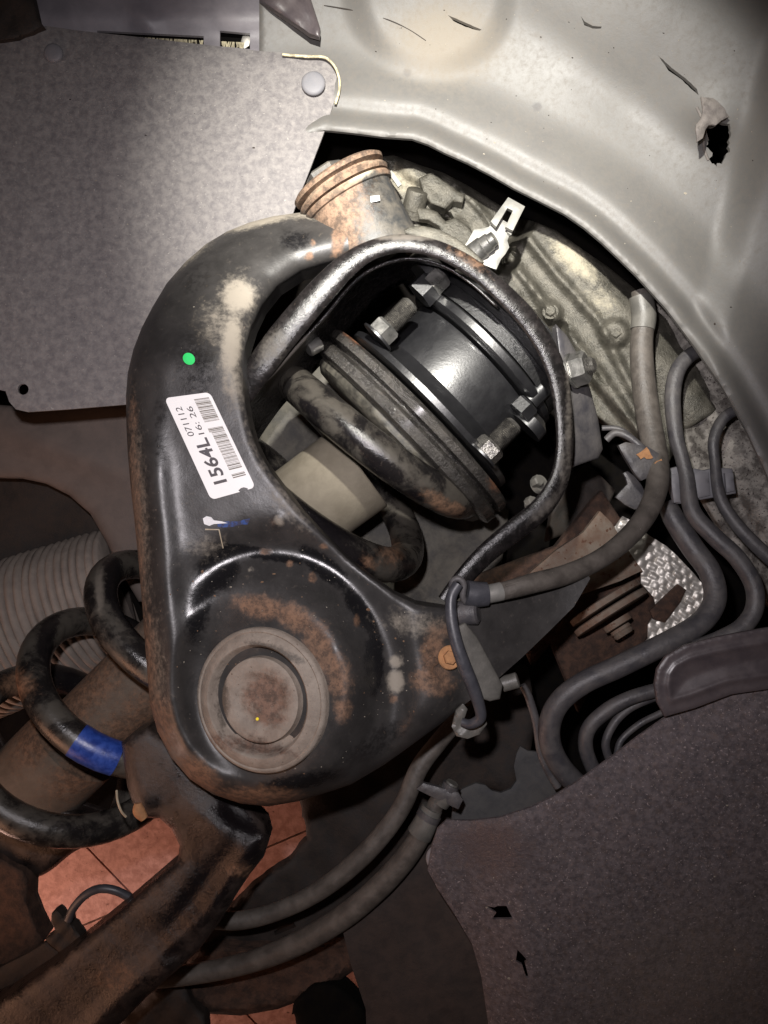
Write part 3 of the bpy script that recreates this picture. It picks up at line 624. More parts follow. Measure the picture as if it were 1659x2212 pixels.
def arm_z(x, y, d):
    z = arm_flat(x, y)
    do = dist(x, y, OUT_L, closed=False); di = dist(x, y, IN_, closed=False)
    Ro = 88 - 25 * sstep(x, 650, 900); Ri = 55 * sstep(y, 900, 650) + 20
    e = np.clip(1 - do / Ro, 0, 1); z = z - Ro * (1 - np.sqrt(np.clip(1 - e * e, 0, 1))) * 1.0
    e = np.clip(1 - di / Ri, 0, 1); z = z - Ri * (1 - np.sqrt(np.clip(1 - e * e, 0, 1))) * 0.9
    # ball joint dish
    dx, dy = x - 590, y - 1490; r = np.hypot(dx / 0.98, dy / 1.12); th = np.arctan2(-dy, dx)
    am = sstep(np.cos(th - math.radians(38)), -0.35, 0.55)
    z = z + 22 * np.exp(-((do - 50) / 32) ** 2) * sstep(y, 850, 1050) * sstep(880 - x, 0, 250)
    z = z - 38 * np.exp(-((r - 268) / 42) ** 2) * am
    q = 1 - sstep(r, 150, 235); z = z * (1 - q) + (122 + 0.34 * (x - 566)) * q
    z = z + 1.0 * wob(x, y, 70, 1) + 0.3 * wob(x, y, 23, 2)
    z = z + 5 * bump(x, y, 602, 1124, 14, 14, 1, 4)
    z = z + bump(x, y, 980, 1420, 60, 90, -18, 4, -30)
    return z
armblobs = [(400, 545, 110, 22, -40, 1.0, 1), (560, 475, 120, 14, -14, 1.0, 1), (680, 462, 60, 12, -3, .8, 1), (515, 640, 40, 42, 20, 1.0, 1), (500, 745, 24, 80, 5, .95, 1), (480, 700, 60, 60, 0, .45, 1), (505, 830, 28, 60, -10, .6, 1), (560, 960, 30, 90, -20, .35, 1),
    (735, 500, 16, 60, 10, 1.2, 0), (668, 553, 10, 10, 0, 1.1, 0), (676, 525, 6, 8, 0, 1.0, 0),
    (288, 900, 13, 60, 0, 0.55, 0), (296, 1120, 17, 260, -3, .62, 0), (300, 1120, 22, 260, -3, .5, 1), (318, 1420, 24, 160, -4, .6, 0), (345, 1560, 34, 90, -20, .65, 0), (330, 1450, 30, 160, -4, .45, 1), (430, 1670, 60, 30, 38, .9, 0), (560, 1718, 110, 22, 0, .8, 0),
    (560, 1310, 60, 26, 10, 1.0, 0), (640, 1335, 55, 30, 30, 1.0, 0), (690, 1400, 34, 66, -15, 1.05, 0), (730, 1460, 30, 60, -10, .9, 0), (740, 1530, 22, 34, 0, .8, 0),
    (626, 1218, 8, 7, 0, 1.2, 0), (675, 1247, 9, 10, 0, 1.2, 0), (573, 1192, 14, 7, 0, 1.0, 0), (602, 1124, 12, 12, 0, .8, 1), (700, 1180, 10, 8, 0, .8, 0), (540, 1230, 6, 5, 0, .9, 1), (770, 1340, 8, 14, 0, .9, 0),
    (935, 1400, 28, 60, 10, .85, 0), (935, 1470, 50, 34, 10, 1.0, 0), (905, 1470, 20, 30, 0, .8, 0), (958, 1365, 20, 20, 0, .7, 0),
    (855, 1430, 16, 16, 0, .9, 1), (855, 1472, 18, 26, 0, 1.1, 1), (860, 1345, 12, 16, 0, .7, 1), (850, 1510, 10, 12, 0, .8, 0),
    (440, 1180, 50, 30, 0, .35, 1), (900, 1350, 80, 30, 10, .45, 1), (620, 1080, 30, 90, -40, .4, 1),
    (560, 1195, 130, 14, 10, 1.0, 2), (470, 1230, 50, 70, 30, .9, 2), (700, 1225, 80, 26, 38, 1.0, 2), (780, 1320, 70, 24, 58, 1.0, 2), (808, 1430, 24, 80, 0, 1.0, 2), (430, 1300, 34, 110, 10, .8, 2), (640, 1690, 120, 22, -10, .8, 2), (430, 780, 60, 150, 0, .5, 2), (420, 600, 60, 60, 0, .4, 2), (640, 520, 50, 30, 0, .6, 2), (820, 1600, 120, 40, -32, .45, 2), (350, 960, 24, 160, -2, .45, 2)]
ca = thing('control_arm', P(560, 1500, -20), 'big black stamped control arm with white barcode label, rusty bushing and ball joint cap', 'control arm')
arm = sheet('arm_body', arm_out, arm_z, M['arm'], ca, g=7, thick=66, blobs=armblobs, angle=60, back=False, step=5, R=0, rows=(1.0, 3.0))
def on_arm(x, y): 
    x = np.atleast_1d(np.asarray(x, float)); y = np.atleast_1d(np.asarray(y, float)); return arm_z(x, y, x * 0 + 50)
def decal(name, outline, m, parent, lift=1.2, g=8, thick=1.0):
    return sheet(name, outline, lambda x, y, d: arm_z(x, y, d) + lift, m, parent, g=g, thick=thick, angle=60)
# label
LC = dict(bl=(456, 1080), br=(552, 1053), tr=(453, 847), tl=(355, 860))
def lab(u, v):    # u along the reading direction, v from the right edge to the left edge
    a = np.array(LC['br']) * (1 - u) + np.array(LC['tr']) * u; b = np.array(LC['bl']) * (1 - u) + np.array(LC['tl']) * u
    return a * (1 - v) + b * v
rc = 0.05; cor = []
for (cu, cv, a0) in ((1 - rc, 1 - 2.1 * rc, 0), (rc, 1 - 2.1 * rc, 90), (rc, 2.1 * rc, 180), (1 - rc, 2.1 * rc, 270)):
    for k in range(7):
        a = math.radians(a0 + k * 15); cor.append(tuple(lab(cu + rc * math.cos(a), cv + 2.1 * rc * math.sin(a))))
    if a0 == 180 - 0: 
        pass
lb = decal('barcode_label', cor, M['white'], ca, lift=1.3, g=7)
decal('label_tear', jag([tuple(lab(u, v)) for u, v in ((-0.004, .34), (.02, .36), (.035, .30), (.035, .22), (.012, .16), (-0.004, .18))], .6, 6), M['arm'], lb, lift=2.3, g=5)
bars_v, bars_f = [], []
def add_quad(u0, u1, v0, v1, lift=2.9):
    b = len(bars_v); n = 5
    for i in range(n + 1):
        for uu in (u0, u1):
            q = lab(uu, v0 + (v1 - v0) * i / n); bars_v.append(tuple(P(q[0], q[1], float(on_arm(q[0], q[1])[0]) + lift)))
    for i in range(n): bars_f.append([b + 2 * i, b + 2 * i + 1, b + 2 * i + 3, b + 2 * i + 2])
u = 0.14; random.seed(11)
while u < 0.955:
    w_ = random.choice([0.0035, 0.0035, 0.007, 0.0105]); gap = random.choice([0.005, 0.005, 0.009])
    if 0.655 < u < 0.70 or 0.18 < u < 0.205: u += 0.02; continue
    top = 0.40 if u > 0.6 else 0.36
    add_quad(u, u + w_, 0.07, top); u += w_ + gap
link('barcode', bars_v, bars_f, M['ink_brown'], lb)
def text_on_label(txt, u0, u1, v0, v1, m, sy=1.0, weight=0.0):
    cu = bpy.data.curves.new('t', 'FONT'); cu.body = txt; cu.size = 1; cu.offset = weight; cu.resolution_u = 4
    ob = bpy.data.objects.new('t', cu); C.objects.link(ob)
    dg = bpy.context.evaluated_depsgraph_get(); me = ob.evaluated_get(dg).to_mesh()
    vs = np.array([v.co[:] for v in me.vertices]); fs = [list(p.vertices) for p in me.polygons]
    ob.evaluated_get(dg).to_mesh_clear(); bpy.data.objects.remove(ob)
    mn, mx = vs.min(0), vs.max(0); out = []
    for p in vs:
        a = (p[0] - mn[0]) / (mx[0] - mn[0]); b = (p[1] - mn[1]) / (mx[1] - mn[1])
        q = lab(u0 + (u1 - u0) * a, v0 + (v1 - v0) * b); out.append(tuple(P(q[0], q[1], float(on_arm(q[0], q[1])[0]) + 3.2)))
    link('lettering', out, fs, m, lb, smooth=False)
text_on_label('1564L', 0.125, 0.575, 0.50, 0.80, M['ink'], weight=0.022)
text_on_label('071112', 0.61, 0.90, 0.73, 0.87, M['ink'])
text_on_label('16: 26', 0.61, 0.89, 0.51, 0.64, M['ink'])
# paint marks on the arm
decal('green_paint_dot', [(408 + 13 * math.cos(a) + 2 * math.sin(a), 775 + 13 * math.sin(a)) for a in np.linspace(0, 6.28, 20)[:-1]], M['green'], ca, 1.0, 5)
decal('white_paint_mark', [(438, 1120), (446, 1115), (456, 1117), (462, 1124), (478, 1126), (492, 1130), (476, 1131), (462, 1132), (452, 1136), (441, 1132)], M['chalk'], ca, 1.6, 4)
decal('blue_chalk_mark', jag([(468, 1127), (500, 1126), (520, 1124), (540, 1120), (536, 1132), (510, 1136), (480, 1140), (470, 1138)], .8, 6), M['blue_chalk'], ca, 1.0, 5)
decal('scratch', [(443, 1142), (474, 1143), (483, 1184), (481, 1185), (472, 1145), (443, 1145)], M['scratch'], ca, 1.0, 5)
# ball joint cap: dished washer, dark channel, centre disc
bj_ax = Vector((-0.33, 0.03, 0.94)).normalized(); bjc = P(562, 1512, 136)
BJ = [(-40, 150), (0, 150), (6, 147), (8, 142), (6, 139), (10, 134), (15, 122), (16, 116), (12, 112), (-12, 108), (-16, 104), (-16, 92), (-12, 90), (3, 88), (5, 84), (4, 58), (0, 54), (-1, 40), (0, 20), (0, 2)]
BJ = [(t, r * 0.96) for t, r in BJ]
lathe('ball_joint_cap', bjc, bj_ax, BJ, M['ball'], ca, seg=96, angle=50, squash=1.0, blobs=[(575, 1505, 55, 60, 0, .9, 0), (580, 1550, 40, 20, 0, .9, 0), (540, 1610, 120, 20, 10, .7, 0), (480, 1520, 12, 100, 0, .8, 2), (600, 1410, 80, 14, 20, .8, 2), (560, 1612, 80, 12, 10, .8, 2)])
lathe('yellow_paint_spot', bjc + Vector((-6 * S, -38 * S, 0)), bj_ax, [(-1, 3.5), (0.5, 3)], M['yellow'], ca, seg=12)
# bushing sleeve at the top
bu_ax = (P(733, 380, -75) - P(860, 545, -75)).normalized(); bu_ax = Vector((-0.47, 0.84, 0.12)).normalized()
b0 = P(786, 492, -110)
lathe('bushing_sleeve', b0 - bu_ax * 75 * S, bu_ax, [(0, 98), (4, 103), (140, 103), (142, 109), (150, 112), (156, 109), (158, 100)], M['sleeve'], ca, seg=64, angle=30,
      blobs=[(720, 430, 70, 60, -30, 1.1, 0), (740, 400, 90, 10, -28, 1.1, 1), (852, 425, 9, 45, -20, .9, 0), (820, 360, 40, 12, 20, 1.1, 0), (805, 450, 46, 70, -25, 1.0, 2), (760, 520, 30, 50, 0, 1.2, 0), (800, 390, 24, 12, 0, .5, 2), (830, 430, 26, 60, -25, .8, 2), (700, 440, 50, 30, -30, 1.1, 0), (740, 470, 50, 30, -30, .9, 0)])
lathe('bushing_flange', b0 + bu_ax * 84 * S, bu_ax, [(0, 92), (2, 110), (10, 114), (16, 110), (18, 98), (24, 96), (28, 112), (36, 114), (42, 106), (48, 60)], M['sleeve'], ca, seg=64, angle=30,
      blobs=[(745, 380, 140, 60, -28, 1.3, 0), (800, 345, 30, 10, 0, 1, 1), (680, 410, 50, 10, -40, 1.1, 1)])
hexa('bushing_bolt', b0 + bu_ax * 128 * S + Vector((-18 * S, -8 * S, 0)), bu_ax, 48, 26, M['sleeve'], ca, 0.3)
tube('weld_bead', [(742, 462, -95, 8), (752, 480, -72, 10), (760, 505, -60, 10), (762, 530, -66, 10), (752, 556, -84, 8)], 9, M['sleeve'], ca, blobs=[(755, 510, 50, 80, 0, 1.4, 0)])
slab('white_paint_dash', [(800, 424), (819, 422), (821, 433), (801, 437)], -5, M['chalk'], ca, g=8, thick=1.5)

# ring round the strut
RING = [(440, 960, 34), (500, 880, 34), (548, 812, 34), (572, 778, 36), (612, 725, 37), (656, 672, 36), (700, 622, 34), (744, 578, 30), (790, 546, 25), (845, 528, 23), (898, 528, 22), (950, 541, 22), (1000, 566, 23), (1046, 598, 24), (1100, 647, 26), (1146, 698, 26), (1184, 760, 26), (1208, 826, 25), (1218, 900, 23), (1219, 975, 22), (1205, 1042, 25), (1165, 1102, 28), (1105, 1150, 28), (1046, 1200, 26), (1000, 1250, 24), (962, 1300, 22)]
rp = [(x, y, 10 + 22 * math.sin((i - 2) * 0.28) - (40 if i == 0 else 18 if i == 1 else 0), r) for i, (x, y, r) in enumerate(RING)]
rp = [(x, y, z, r * 0.88) for x, y, z, r in rp]
rim = tube('strut_ring', rp, 25, M['rim'], ca, n=10, seg=28, flat=0.42,
     blobs=[(585, 750, 50, 30, -50, .55, 1), (1228, 900, 8, 200, 0, .5, 1), (880, 512, 120, 8, 0, .8, 1), (1180, 1095, 60, 12, -45, .6, 1), (1215, 1010, 10, 60, 0, .5, 1), (1010, 560, 60, 14, 30, .4, 0)])
# wall of the ring's bucket going down at the upper left
def wallmesh():
    inner = crspline([(470, 960), (545, 850), (600, 790), (650, 735), (700, 680), (745, 625), (790, 585), (850, 560), (900, 556), (960, 572), (1020, 610), (1075, 660)], 6)
    nrow = 10; verts = []; faces = []
    for i, (x, y) in enumerate(inner):
        for k in range(nrow):
            f = k / (nrow - 1); verts.append(tuple(P(x + 40 * f * f + 12 * f, y + 22 * f * f + 14 * f, -4 - 330 * f)))
    for i in range(len(inner) - 1):
        for k in range(nrow - 1): faces.append([i * nrow + k, i * nrow + k + 1, (i + 1) * nrow + k + 1, (i + 1) * nrow + k])
    o = link('ring_wall', verts, faces, M['rim'], ca, blobs=[(620, 750, 60, 30, -50, .9, 1), (600, 800, 60, 30, -50, .8, 1), (700, 640, 60, 60, 0, .4, 2)], angle=60)
    sm = o.modifiers.new('thickness', 'SOLIDIFY'); sm.thickness = 6 * S
wallmesh()
osh = sheet('ring_outer_shell', [(1200, 700), (1225, 725), (1250, 770), (1275, 840), (1292, 905), (1302, 970), (1292, 990), (1262, 1000), (1235, 1010), (1222, 960), (1225, 880), (1212, 800)],
      lambda x, y, d: -60 - 0.9 * (x - 1215), M['pipe'], ca, g=9, thick=40, R=10)
sheet('ring_top_lip', [(866, 500), (885, 490), (915, 488), (950, 496), (985, 514), (1020, 540), (1046, 566), (1030, 572), (990, 545), (940, 522), (890, 512)], lambda x, y, d: -34 + 0 * x, M['alu'], ca, g=8, thick=14, R=6)

# arm tail: flange plate, rusty bolt
slab('tail_plate', [(968, 1362), (1005, 1345), (1030, 1375), (1060, 1430), (1086, 1480), (1080, 1510), (1058, 1515), (1020, 1502), (990, 1450)], 92, m=M['pipe_light'], parent=ca, tilt=(-0.3, 0), thick=10, R=8, g=8)
lathe('bolt_washer', P(970, 1420, 84), (0.25, 0.1, 0.95), [(0, 24), (5, 25), (8, 23)], M['tan'], ca, seg=30)
hexa('rusty_bolt', P(971, 1420, 91), (0.25, 0.1, 0.95), 15, 12, M['tan'], ca, 0.4)
sheet('raised_tab', [(916, 1440), (925, 1425), (942, 1420), (950, 1432), (938, 1440), (934, 1452), (944, 1462), (930, 1466), (918, 1458)], lambda x, y, d: on_arm(x, y) + 7, M['arm'], ca, g=5, thick=7, R=3, blobs=[(930, 1440, 30, 30, 0, 1.2, 0)])
lathe('tail_bolt_end', P(1085, 1478, 10), (0.9, 0.3, 0.2), [(0, 17), (34, 17), (36, 13)], M['pipe_light'], ca, seg=20)

# ================================================================== HOSES, PIPES AND CABLE
bh = thing('brake_hose', P(1046, 1283, 75), 'long dusty rubber brake hose curving down the right into a clamp on the arm', 'hose')
HP = [(1383, 628, -300, 19), (1391, 680, -300, 23), (1386, 740, -298, 24), (1388, 800, -292, 25), (1396, 870, -280, 26), (1406, 930, -262, 26), (1418, 990, -235, 25), (1420, 1045, -200, 24), (1402, 1100, -160, 23), (1362, 1155, -110, 22), (1300, 1205, -50, 21), (1226, 1240, 0, 22), (1150, 1260, 45, 22), (1095, 1275, 65, 20), (1050, 1284, 75, 19)]
tube('hose_body', HP, 20, M['hose'], bh, n=8, seg=24)
tube('hose_sleeve', [(1384, 640, -299, 24.5), (1391, 680, -299, 26), (1388, 712, -298, 25.5)], 24, M['pipe_light'], bh, seg=24)
tube('ferrule', [(1082, 1277.5, 68, 20.5), (1066, 1281, 72, 20.5), (1050, 1284, 75, 20.5)], 20, M['plate'], bh, seg=24)
tube('clamp_band', [(1052, 1283, 75, 26), (1030, 1284, 78, 28), (1006, 1280, 82, 27)], 26, M['cable'], bh, seg=24)
for off in (-9, 9):
    tube('moulded_rib', [(x + off * 0.35, y + off, z + 17, 2.6) for x, y, z, r in HP[9:14]], 2.6, M['hose'], bh, seg=8)
for off in (-9, 10):
    tube('moulded_rib', [(x + off, y + off * 0.2, z + 19, 2.4) for x, y, z, r in HP[2:9]], 2.4, M['hose'], bh, seg=8)
cbk = thing('hose_clamp', P(1000, 1270, 85), 'dark steel hook clamp holding the hose end above the rusty bolt', 'clamp')
tube('clamp_loop', [(1012, 1306, 80, 7), (1000, 1290, 92, 7), (1002, 1262, 98, 7), (990, 1250, 100, 7), (978, 1256, 96, 7), (976, 1272, 92, 7), (985, 1284, 90, 7)], 7, M['pipe'], cbk, seg=12)
lathe('stub', P(990, 1325, 60), (0.8, 0.1, 0.3), [(0, 26), (40, 26), (44, 20)], M['pipe'], cbk, seg=24)
slab('clamp_plate', [(945, 1352), (975, 1340), (1010, 1318), (1022, 1330), (1000, 1350), (968, 1362)], 72, M['pipe'], cbk, thick=8, R=3, g=8)
sc = thing('sensor_cable', P(1020, 1560, 60), 'black sensor cable hooked down across the rusty bolt to a bent tab', 'cable')
tube('cable', [(990, 1262, 108, 12), (975, 1290, 112, 12), (975, 1335, 118, 13), (985, 1385, 122, 14), (1000, 1430, 122, 14.5), (1020, 1480, 114, 14.5), (1034, 1520, 100, 13), (1038, 1550, 88, 12), (1018, 1564, 76, 11), (998, 1560, 68, 9)], 13, M['cable'], sc, n=8)
sheet('bent_tab', [(985, 1535), (1000, 1520), (1010, 1532), (1003, 1552), (1014, 1566), (1036, 1560), (1050, 1552), (1052, 1564), (1036, 1586), (1010, 1596), (986, 1590), (976, 1570)], lambda x, y, d: 58 + 6 * wob(x, y, 12), M['pipe_light'], sc, g=6, thick=8, R=4)

def pipe(label, pts, r, m=None, cat='pipe', group=None):
    x, y, z = pts[-1][:3]
    return tag(tube('coolant_pipe', pts, r, m or M['pipe'], n=7, seg=20), label, cat, group)
G = 'dark pipes running down the right side'
pipe('thickest dark pipe sweeping from below the plastic clamp in an S past the foil shield', [(1440, 1085, -330, 18), (1456, 1121, -320, 23), (1496, 1183, -300, 24), (1533, 1235, -280, 24), (1545, 1287, -260, 24), (1528, 1330, -245, 24), (1488, 1363, -235, 24), (1416, 1401, -225, 24), (1336, 1440, -225, 24), (1262, 1474, -230, 24), (1210, 1515, -240, 24), (1188, 1562, -250, 24), (1190, 1612, -260, 24), (1216, 1662, -270, 24), (1262, 1710, -280, 24)], 24, group=G)
pipe('hooked dark pipe from the liner edge through the left slot of the clamp', [(1545, 770, -330, 14), (1515, 757, -325, 15), (1485, 772, -320, 16), (1462, 805, -315, 17), (1453, 860, -310, 17), (1460, 940, -300, 16), (1472, 985, -290, 15), (1483, 1030, -280, 16), (1496, 1105, -260, 18), (1544, 1160, -240, 19), (1592, 1205, -225, 19), (1627, 1262, -215, 19), (1630, 1313, -210, 19), (1606, 1352, -205, 19), (1560, 1378, -205, 18), (1500, 1400, -215, 17)], 17, group=G)
pipe('short hooked pipe nearest the right edge passing the right slot of the clamp', [(1640, 878, -300, 12), (1600, 882, -300, 12), (1562, 905, -300, 12), (1542, 950, -296, 12), (1544, 995, -290, 11), (1554, 1070, -270, 13), (1582, 1121, -255, 14), (1627, 1172, -240, 15), (1700, 1240, -225, 16)], 12, group=G)
pipe('middle curved pipe diving under the lower liner edge', [(1470, 1476, -250, 15), (1413, 1492, -250, 15), (1360, 1508, -250, 15), (1312, 1534, -255, 16), (1272, 1573, -262, 16), (1266, 1620, -270, 16), (1290, 1680, -280, 16)], 16, group=G)
pipe('thin curved pipe nested inside the middle one by the lower liner', [(1460, 1492, -275, 9), (1413, 1506, -275, 9), (1360, 1530, -275, 9), (1325, 1565, -275, 9), (1308, 1610, -275, 9), (1325, 1660, -285, 9)], 9, group=G)
pipe('thinnest curved pipe partly hidden by the lower liner', [(1470, 1520, -290, 7), (1422, 1543, -290, 7), (1380, 1565, -290, 7), (1340, 1602, -290, 7), (1330, 1650, -290, 7)], 7, group=G)
pipe('thin grey tube hanging straight down left of the thick pipe', [(1128, 1480, -300, 8), (1142, 1506, -300, 9), (1158, 1560, -300, 9), (1171, 1635, -300, 9), (1205, 1700, -300, 9)], 9, group=G)
wc = thing('pipe_clamp', P(1500, 1060, -290), 'ridged grey plastic clamp gripping two pipes at the right', 'clamp')
sheet('clamp_body', [(1446, 1012), (1470, 1006), (1482, 1014), (1500, 1012), (1520, 1016), (1545, 1010), (1582, 1012), (1590, 1066), (1566, 1070), (1548, 1074), (1512, 1080), (1498, 1070), (1478, 1088), (1462, 1088), (1452, 1060)], lambda x, y, d: -296 + 0 * x, M['plastic'], wc, g=7, thick=26, R=5)
for q in ([(1448, 1026), (1466, 1022), (1470, 1084), (1456, 1086)], [(1500, 1022), (1530, 1018), (1534, 1070), (1506, 1076)], [(1566, 1022), (1584, 1022), (1587, 1060), (1570, 1064)]):
    slab('clamp_rib', q, -282, M['plastic'], wc, g=8, thick=14, R=4)
hb = thing('hose_bracket', P(1390, 1010, -230), 'bent bracket with a clay coloured patch gripping the brake hose', 'bracket')
slab('bracket_plate', [(1336, 962), (1352, 955), (1400, 965), (1432, 985), (1438, 1010), (1420, 1022), (1386, 1038), (1372, 1024), (1350, 988)], -205, M['pipe'], hb, g=8, thick=14, R=4)
slab('clay_patch', jag([(1376, 982), (1398, 966), (1412, 988), (1400, 990), (1392, 988), (1384, 992)], 1.2, 8), -200, M['tan'], hb, g=6, thick=3)
slab('clay_patch', jag([(1414, 998), (1428, 992), (1434, 1006), (1420, 1010)], 1, 6), -200, M['tan'], hb, g=6, thick=3)
sheet('bracket_ear', [(1346, 1022), (1356, 1018), (1372, 1030), (1386, 1048), (1400, 1078), (1404, 1102), (1372, 1100), (1350, 1090), (1330, 1074), (1342, 1060), (1356, 1046), (1352, 1032)], lambda x, y, d: -300 + 0 * x, M['pipe'], hb, g=7, thick=10, R=3)
tube('wire_loop', [(1310, 950, -260), (1330, 935, -250), (1360, 945, -240), (1395, 975, -230)], 8, M['pipe'], hb, seg=12)
tube('wire_loop', [(1300, 925, -300), (1340, 928, -290), (1380, 960, -260), (1400, 980, -240)], 6, M['pipe'], hb, seg=12)

# ================================================================== FOIL HEAT SHIELD, RUSTY MOUNT
hs_ = [(1328, 1138), (1345, 1115), (1372, 1128), (1400, 1155), (1440, 1180), (1462, 1200), (1500, 1240), (1540, 1290), (1540, 1340), (1420, 1420), (1330, 1462), (1240, 1500), (1250, 1460), (1310, 1430), (1386, 1395), (1400, 1380), (1400, 1350), (1420, 1320), (1412, 1290), (1385, 1260), (1385, 1235), (1350, 1190), (1335, 1165)]
def hz(x, y, d):
    a = (x * 0.9 + y * 0.42) / 23.0; b = (-x * 0.42 + y * 0.9) / 17.0 + 0.5 * np.sin(x / 31.0)
    a = a + 0.5 * np.floor(b / 1.0) % 1.0
    fa = a - np.floor(a); fb = b - np.floor(b); ck = (np.floor(a) + np.floor(b)) % 2 > 0
    w1 = np.sin(np.pi * fb) * np.clip(np.sin(np.pi * fa) * 3, 0, 1); w2 = np.sin(np.pi * fa) * np.clip(np.sin(np.pi * fb) * 3, 0, 1)
    return -420 + np.where(ck, 5.5 * w1, 5.5 * w2) + 9 * wob(x, y, 45)
hsd = sheet('foil_heat_shield', hs_, hz, M['chrome'], g=3.6, thick=6, step=6, angle=60)
tag(hsd, 'bright silver heat shield embossed like woven basket behind the pipes', 'heat shield')
rm = thing('rusty_mount', P(1300, 1300, -380), 'rusty mount with flat stacked discs under the brake hose', 'engine mount')
sheet('side_plate', [(1130, 1250), (1200, 1190), (1260, 1150), (1296, 1104), (1322, 1130), (1345, 1170), (1375, 1215), (1388, 1232), (1340, 1255), (1240, 1290), (1160, 1310)], lambda x, y, d: -360 + 5 * wob(x, y, 40), M['rust_light'], rm, g=10, thick=20, R=5)
da = Vector((0.50, -0.80, 0.28)).normalized()
def dsc(x, y, z, prof, m): return lathe('disc', P(x, y, z), da, prof, m, rm, seg=60, angle=35, squash=1.0)
dsc(1302, 1296, -420, [(0, 98), (3, 106), (18, 106), (20, 98)], M['ball'] if False else M['rust_light'])
dsc(1314, 1316, -415, [(0, 104), (3, 110), (18, 110), (20, 104)], M['rust_light'])
dsc(1330, 1340, -410, [(0, 40), (16, 40), (18, 34)], M['rust_light']); dsc(1338, 1356, -408, [(0, 28), (8, 30), (12, 26), (16, 30), (24, 24)], M['rust_light'])
sheet('lower_frame', [(1010, 1250), (1200, 1180), (1280, 1080), (1300, 1060), (1340, 1120), (1400, 1210), (1420, 1330), (1380, 1420), (1290, 1460), (1250, 1540), (1235, 1500), (1190, 1390), (1150, 1440), (1100, 1330)], lambda x, y, d: -500 + 8 * wob(x, y, 40), M['rust'], rm, g=14, thick=30, R=10)
sheet('cross_strap', [(1404, 1320), (1440, 1285), (1465, 1262), (1482, 1274), (1470, 1300), (1436, 1345), (1412, 1338)], lambda x, y, d: -400 + 0 * x, M['rust'], rm, g=9, thick=10, R=4)
sheet('frame_rail', [(1225, 1030), (1270, 1000), (1330, 1060), (1310, 1100), (1290, 1110), (1230, 1150), (1180, 1170), (1190, 1110)], lambda x, y, d: -600 + 10 * wob(x, y, 25), M['dark'], rm, g=10, thick=30, R=10)
# small shiny bolts inside the ring at lower right
ib = thing('inner_bolt_pair', P(1150, 1060, -260), 'pair of small dull bolts inside the ring at its lower right', 'bolt')
for x, y, r in ((1155, 1042, 15), (1140, 1086, 13)):
    hexa('bolt', P(x, y, -260), (0.5, 0.3, 0.8), r, 20, M['pipe_light'], ib, 0.3); lathe('shank', P(x + 6, y + 6, -280), (0.5, 0.3, 0.8), [(0, r * 1.6), (14, r * 1.5)], M['pipe_light'], ib, seg=20)

# ================================================================== GREY GUARD BEHIND (bottom centre right)
gg = sheet('ragged_guard', [(975, 1775), (980, 1720), (1000, 1704), (1028, 1692), (1048, 1696), (1062, 1708), (1082, 1713), (1104, 1704), (1116, 1686), (1110, 1655), (1116, 1628), (1124, 1612), (1140, 1622), (1175, 1626), (1250, 1680), (1300, 1800), (990, 1860)], lambda x, y, d: -380 + 4 * wob(x, y, 40), M['guard'], g=9, thick=10, R=4)
tag(gg, 'grey ragged guard plate between the arm and the lower liner', 'guard')
# rusty frame behind lower centre
rf = sheet('rear_crossmember', jag([(700, 1640), (900, 1560), (1010, 1500), (1140, 1440), (1160, 1560), (1140, 1640), (1110, 1720), (1040, 1700), (980, 1790), (930, 1870), (880, 1930), (800, 1990), (720, 2060), (640, 2090), (560, 2075), (500, 2080), (430, 2070), (400, 2110), (330, 2150), (300, 2080), (440, 2010), (480, 1975), (530, 1930), (560, 1900), (600, 1875), (625, 1860), (664, 1812), (655, 1760), (640, 1700)], 1.6, 14),
      lambda x, y, d: -470 + 14 * wob(x, y, 70), M['dark'], g=14, thick=40, R=16, holes=[[(592, 2012), (612, 2000), (634, 1992), (640, 2002), (616, 2012), (594, 2020)]])
tag(rf, 'dark rusty crossmember behind the two hoses at bottom centre', 'crossmember')
rb = sheet('rusted_drum', [(395, 2120), (405, 2075), (430, 2050), (480, 2040), (640, 2050), (760, 2000), (850, 1930), (860, 1990), (790, 2080), (730, 2120), (680, 2150), (600, 2180), (520, 2194), (450, 2190), (412, 2160)], lambda x, y, d: -430 + 10 * wob(x, y, 40) + 20 * np.exp(-((d - 15) / 12) ** 2), M['rust'], g=11, thick=60, R=18)
tag(rb, 'rounded heavily rusted drum edge above the tile at the bottom', 'drum')
b2 = sheet('bottom_strut_end', [(640, 2500), (640, 2220), (630, 2190), (650, 2150), (700, 2120), (760, 2150), (800, 2230), (800, 2500)], lambda x, y, d: -380 + 8 * wob(x, y, 30), M['void'], g=10, thick=60, R=30, spl=5)
tag(b2, 'dark blurred strut end at the bottom centre edge', 'strut end')
b3 = sheet('dark_bracket', [(200, 2500), (260, 2200), (330, 2140), (400, 2125), (415, 2160), (445, 2190), (450, 2260), (420, 2500)], lambda x, y, d: -380 + 12 * wob(x, y, 26), M['dark'], g=12, thick=40, R=16)
tag(b3, 'dark bracket behind the lower arm at the bottom edge', 'bracket')
pc = thing('steering_hoses', P(560, 2060, -330), 'pair of dusty hoses sweeping from bottom left up to a metal ferrule', 'hoses')
tube('hose', [(1035, 1480, -300, 16), (1000, 1540, -290, 18), (950, 1600, -280, 19), (905, 1660, -275, 20), (870, 1740, -270, 20), (820, 1810, -270, 21), (755, 1875, -275, 21), (680, 1930, -285, 20), (600, 1968, -300, 19), (520, 1988, -310, 19), (440, 1985, -320, 18)], 20, M['hose'], pc, n=8)
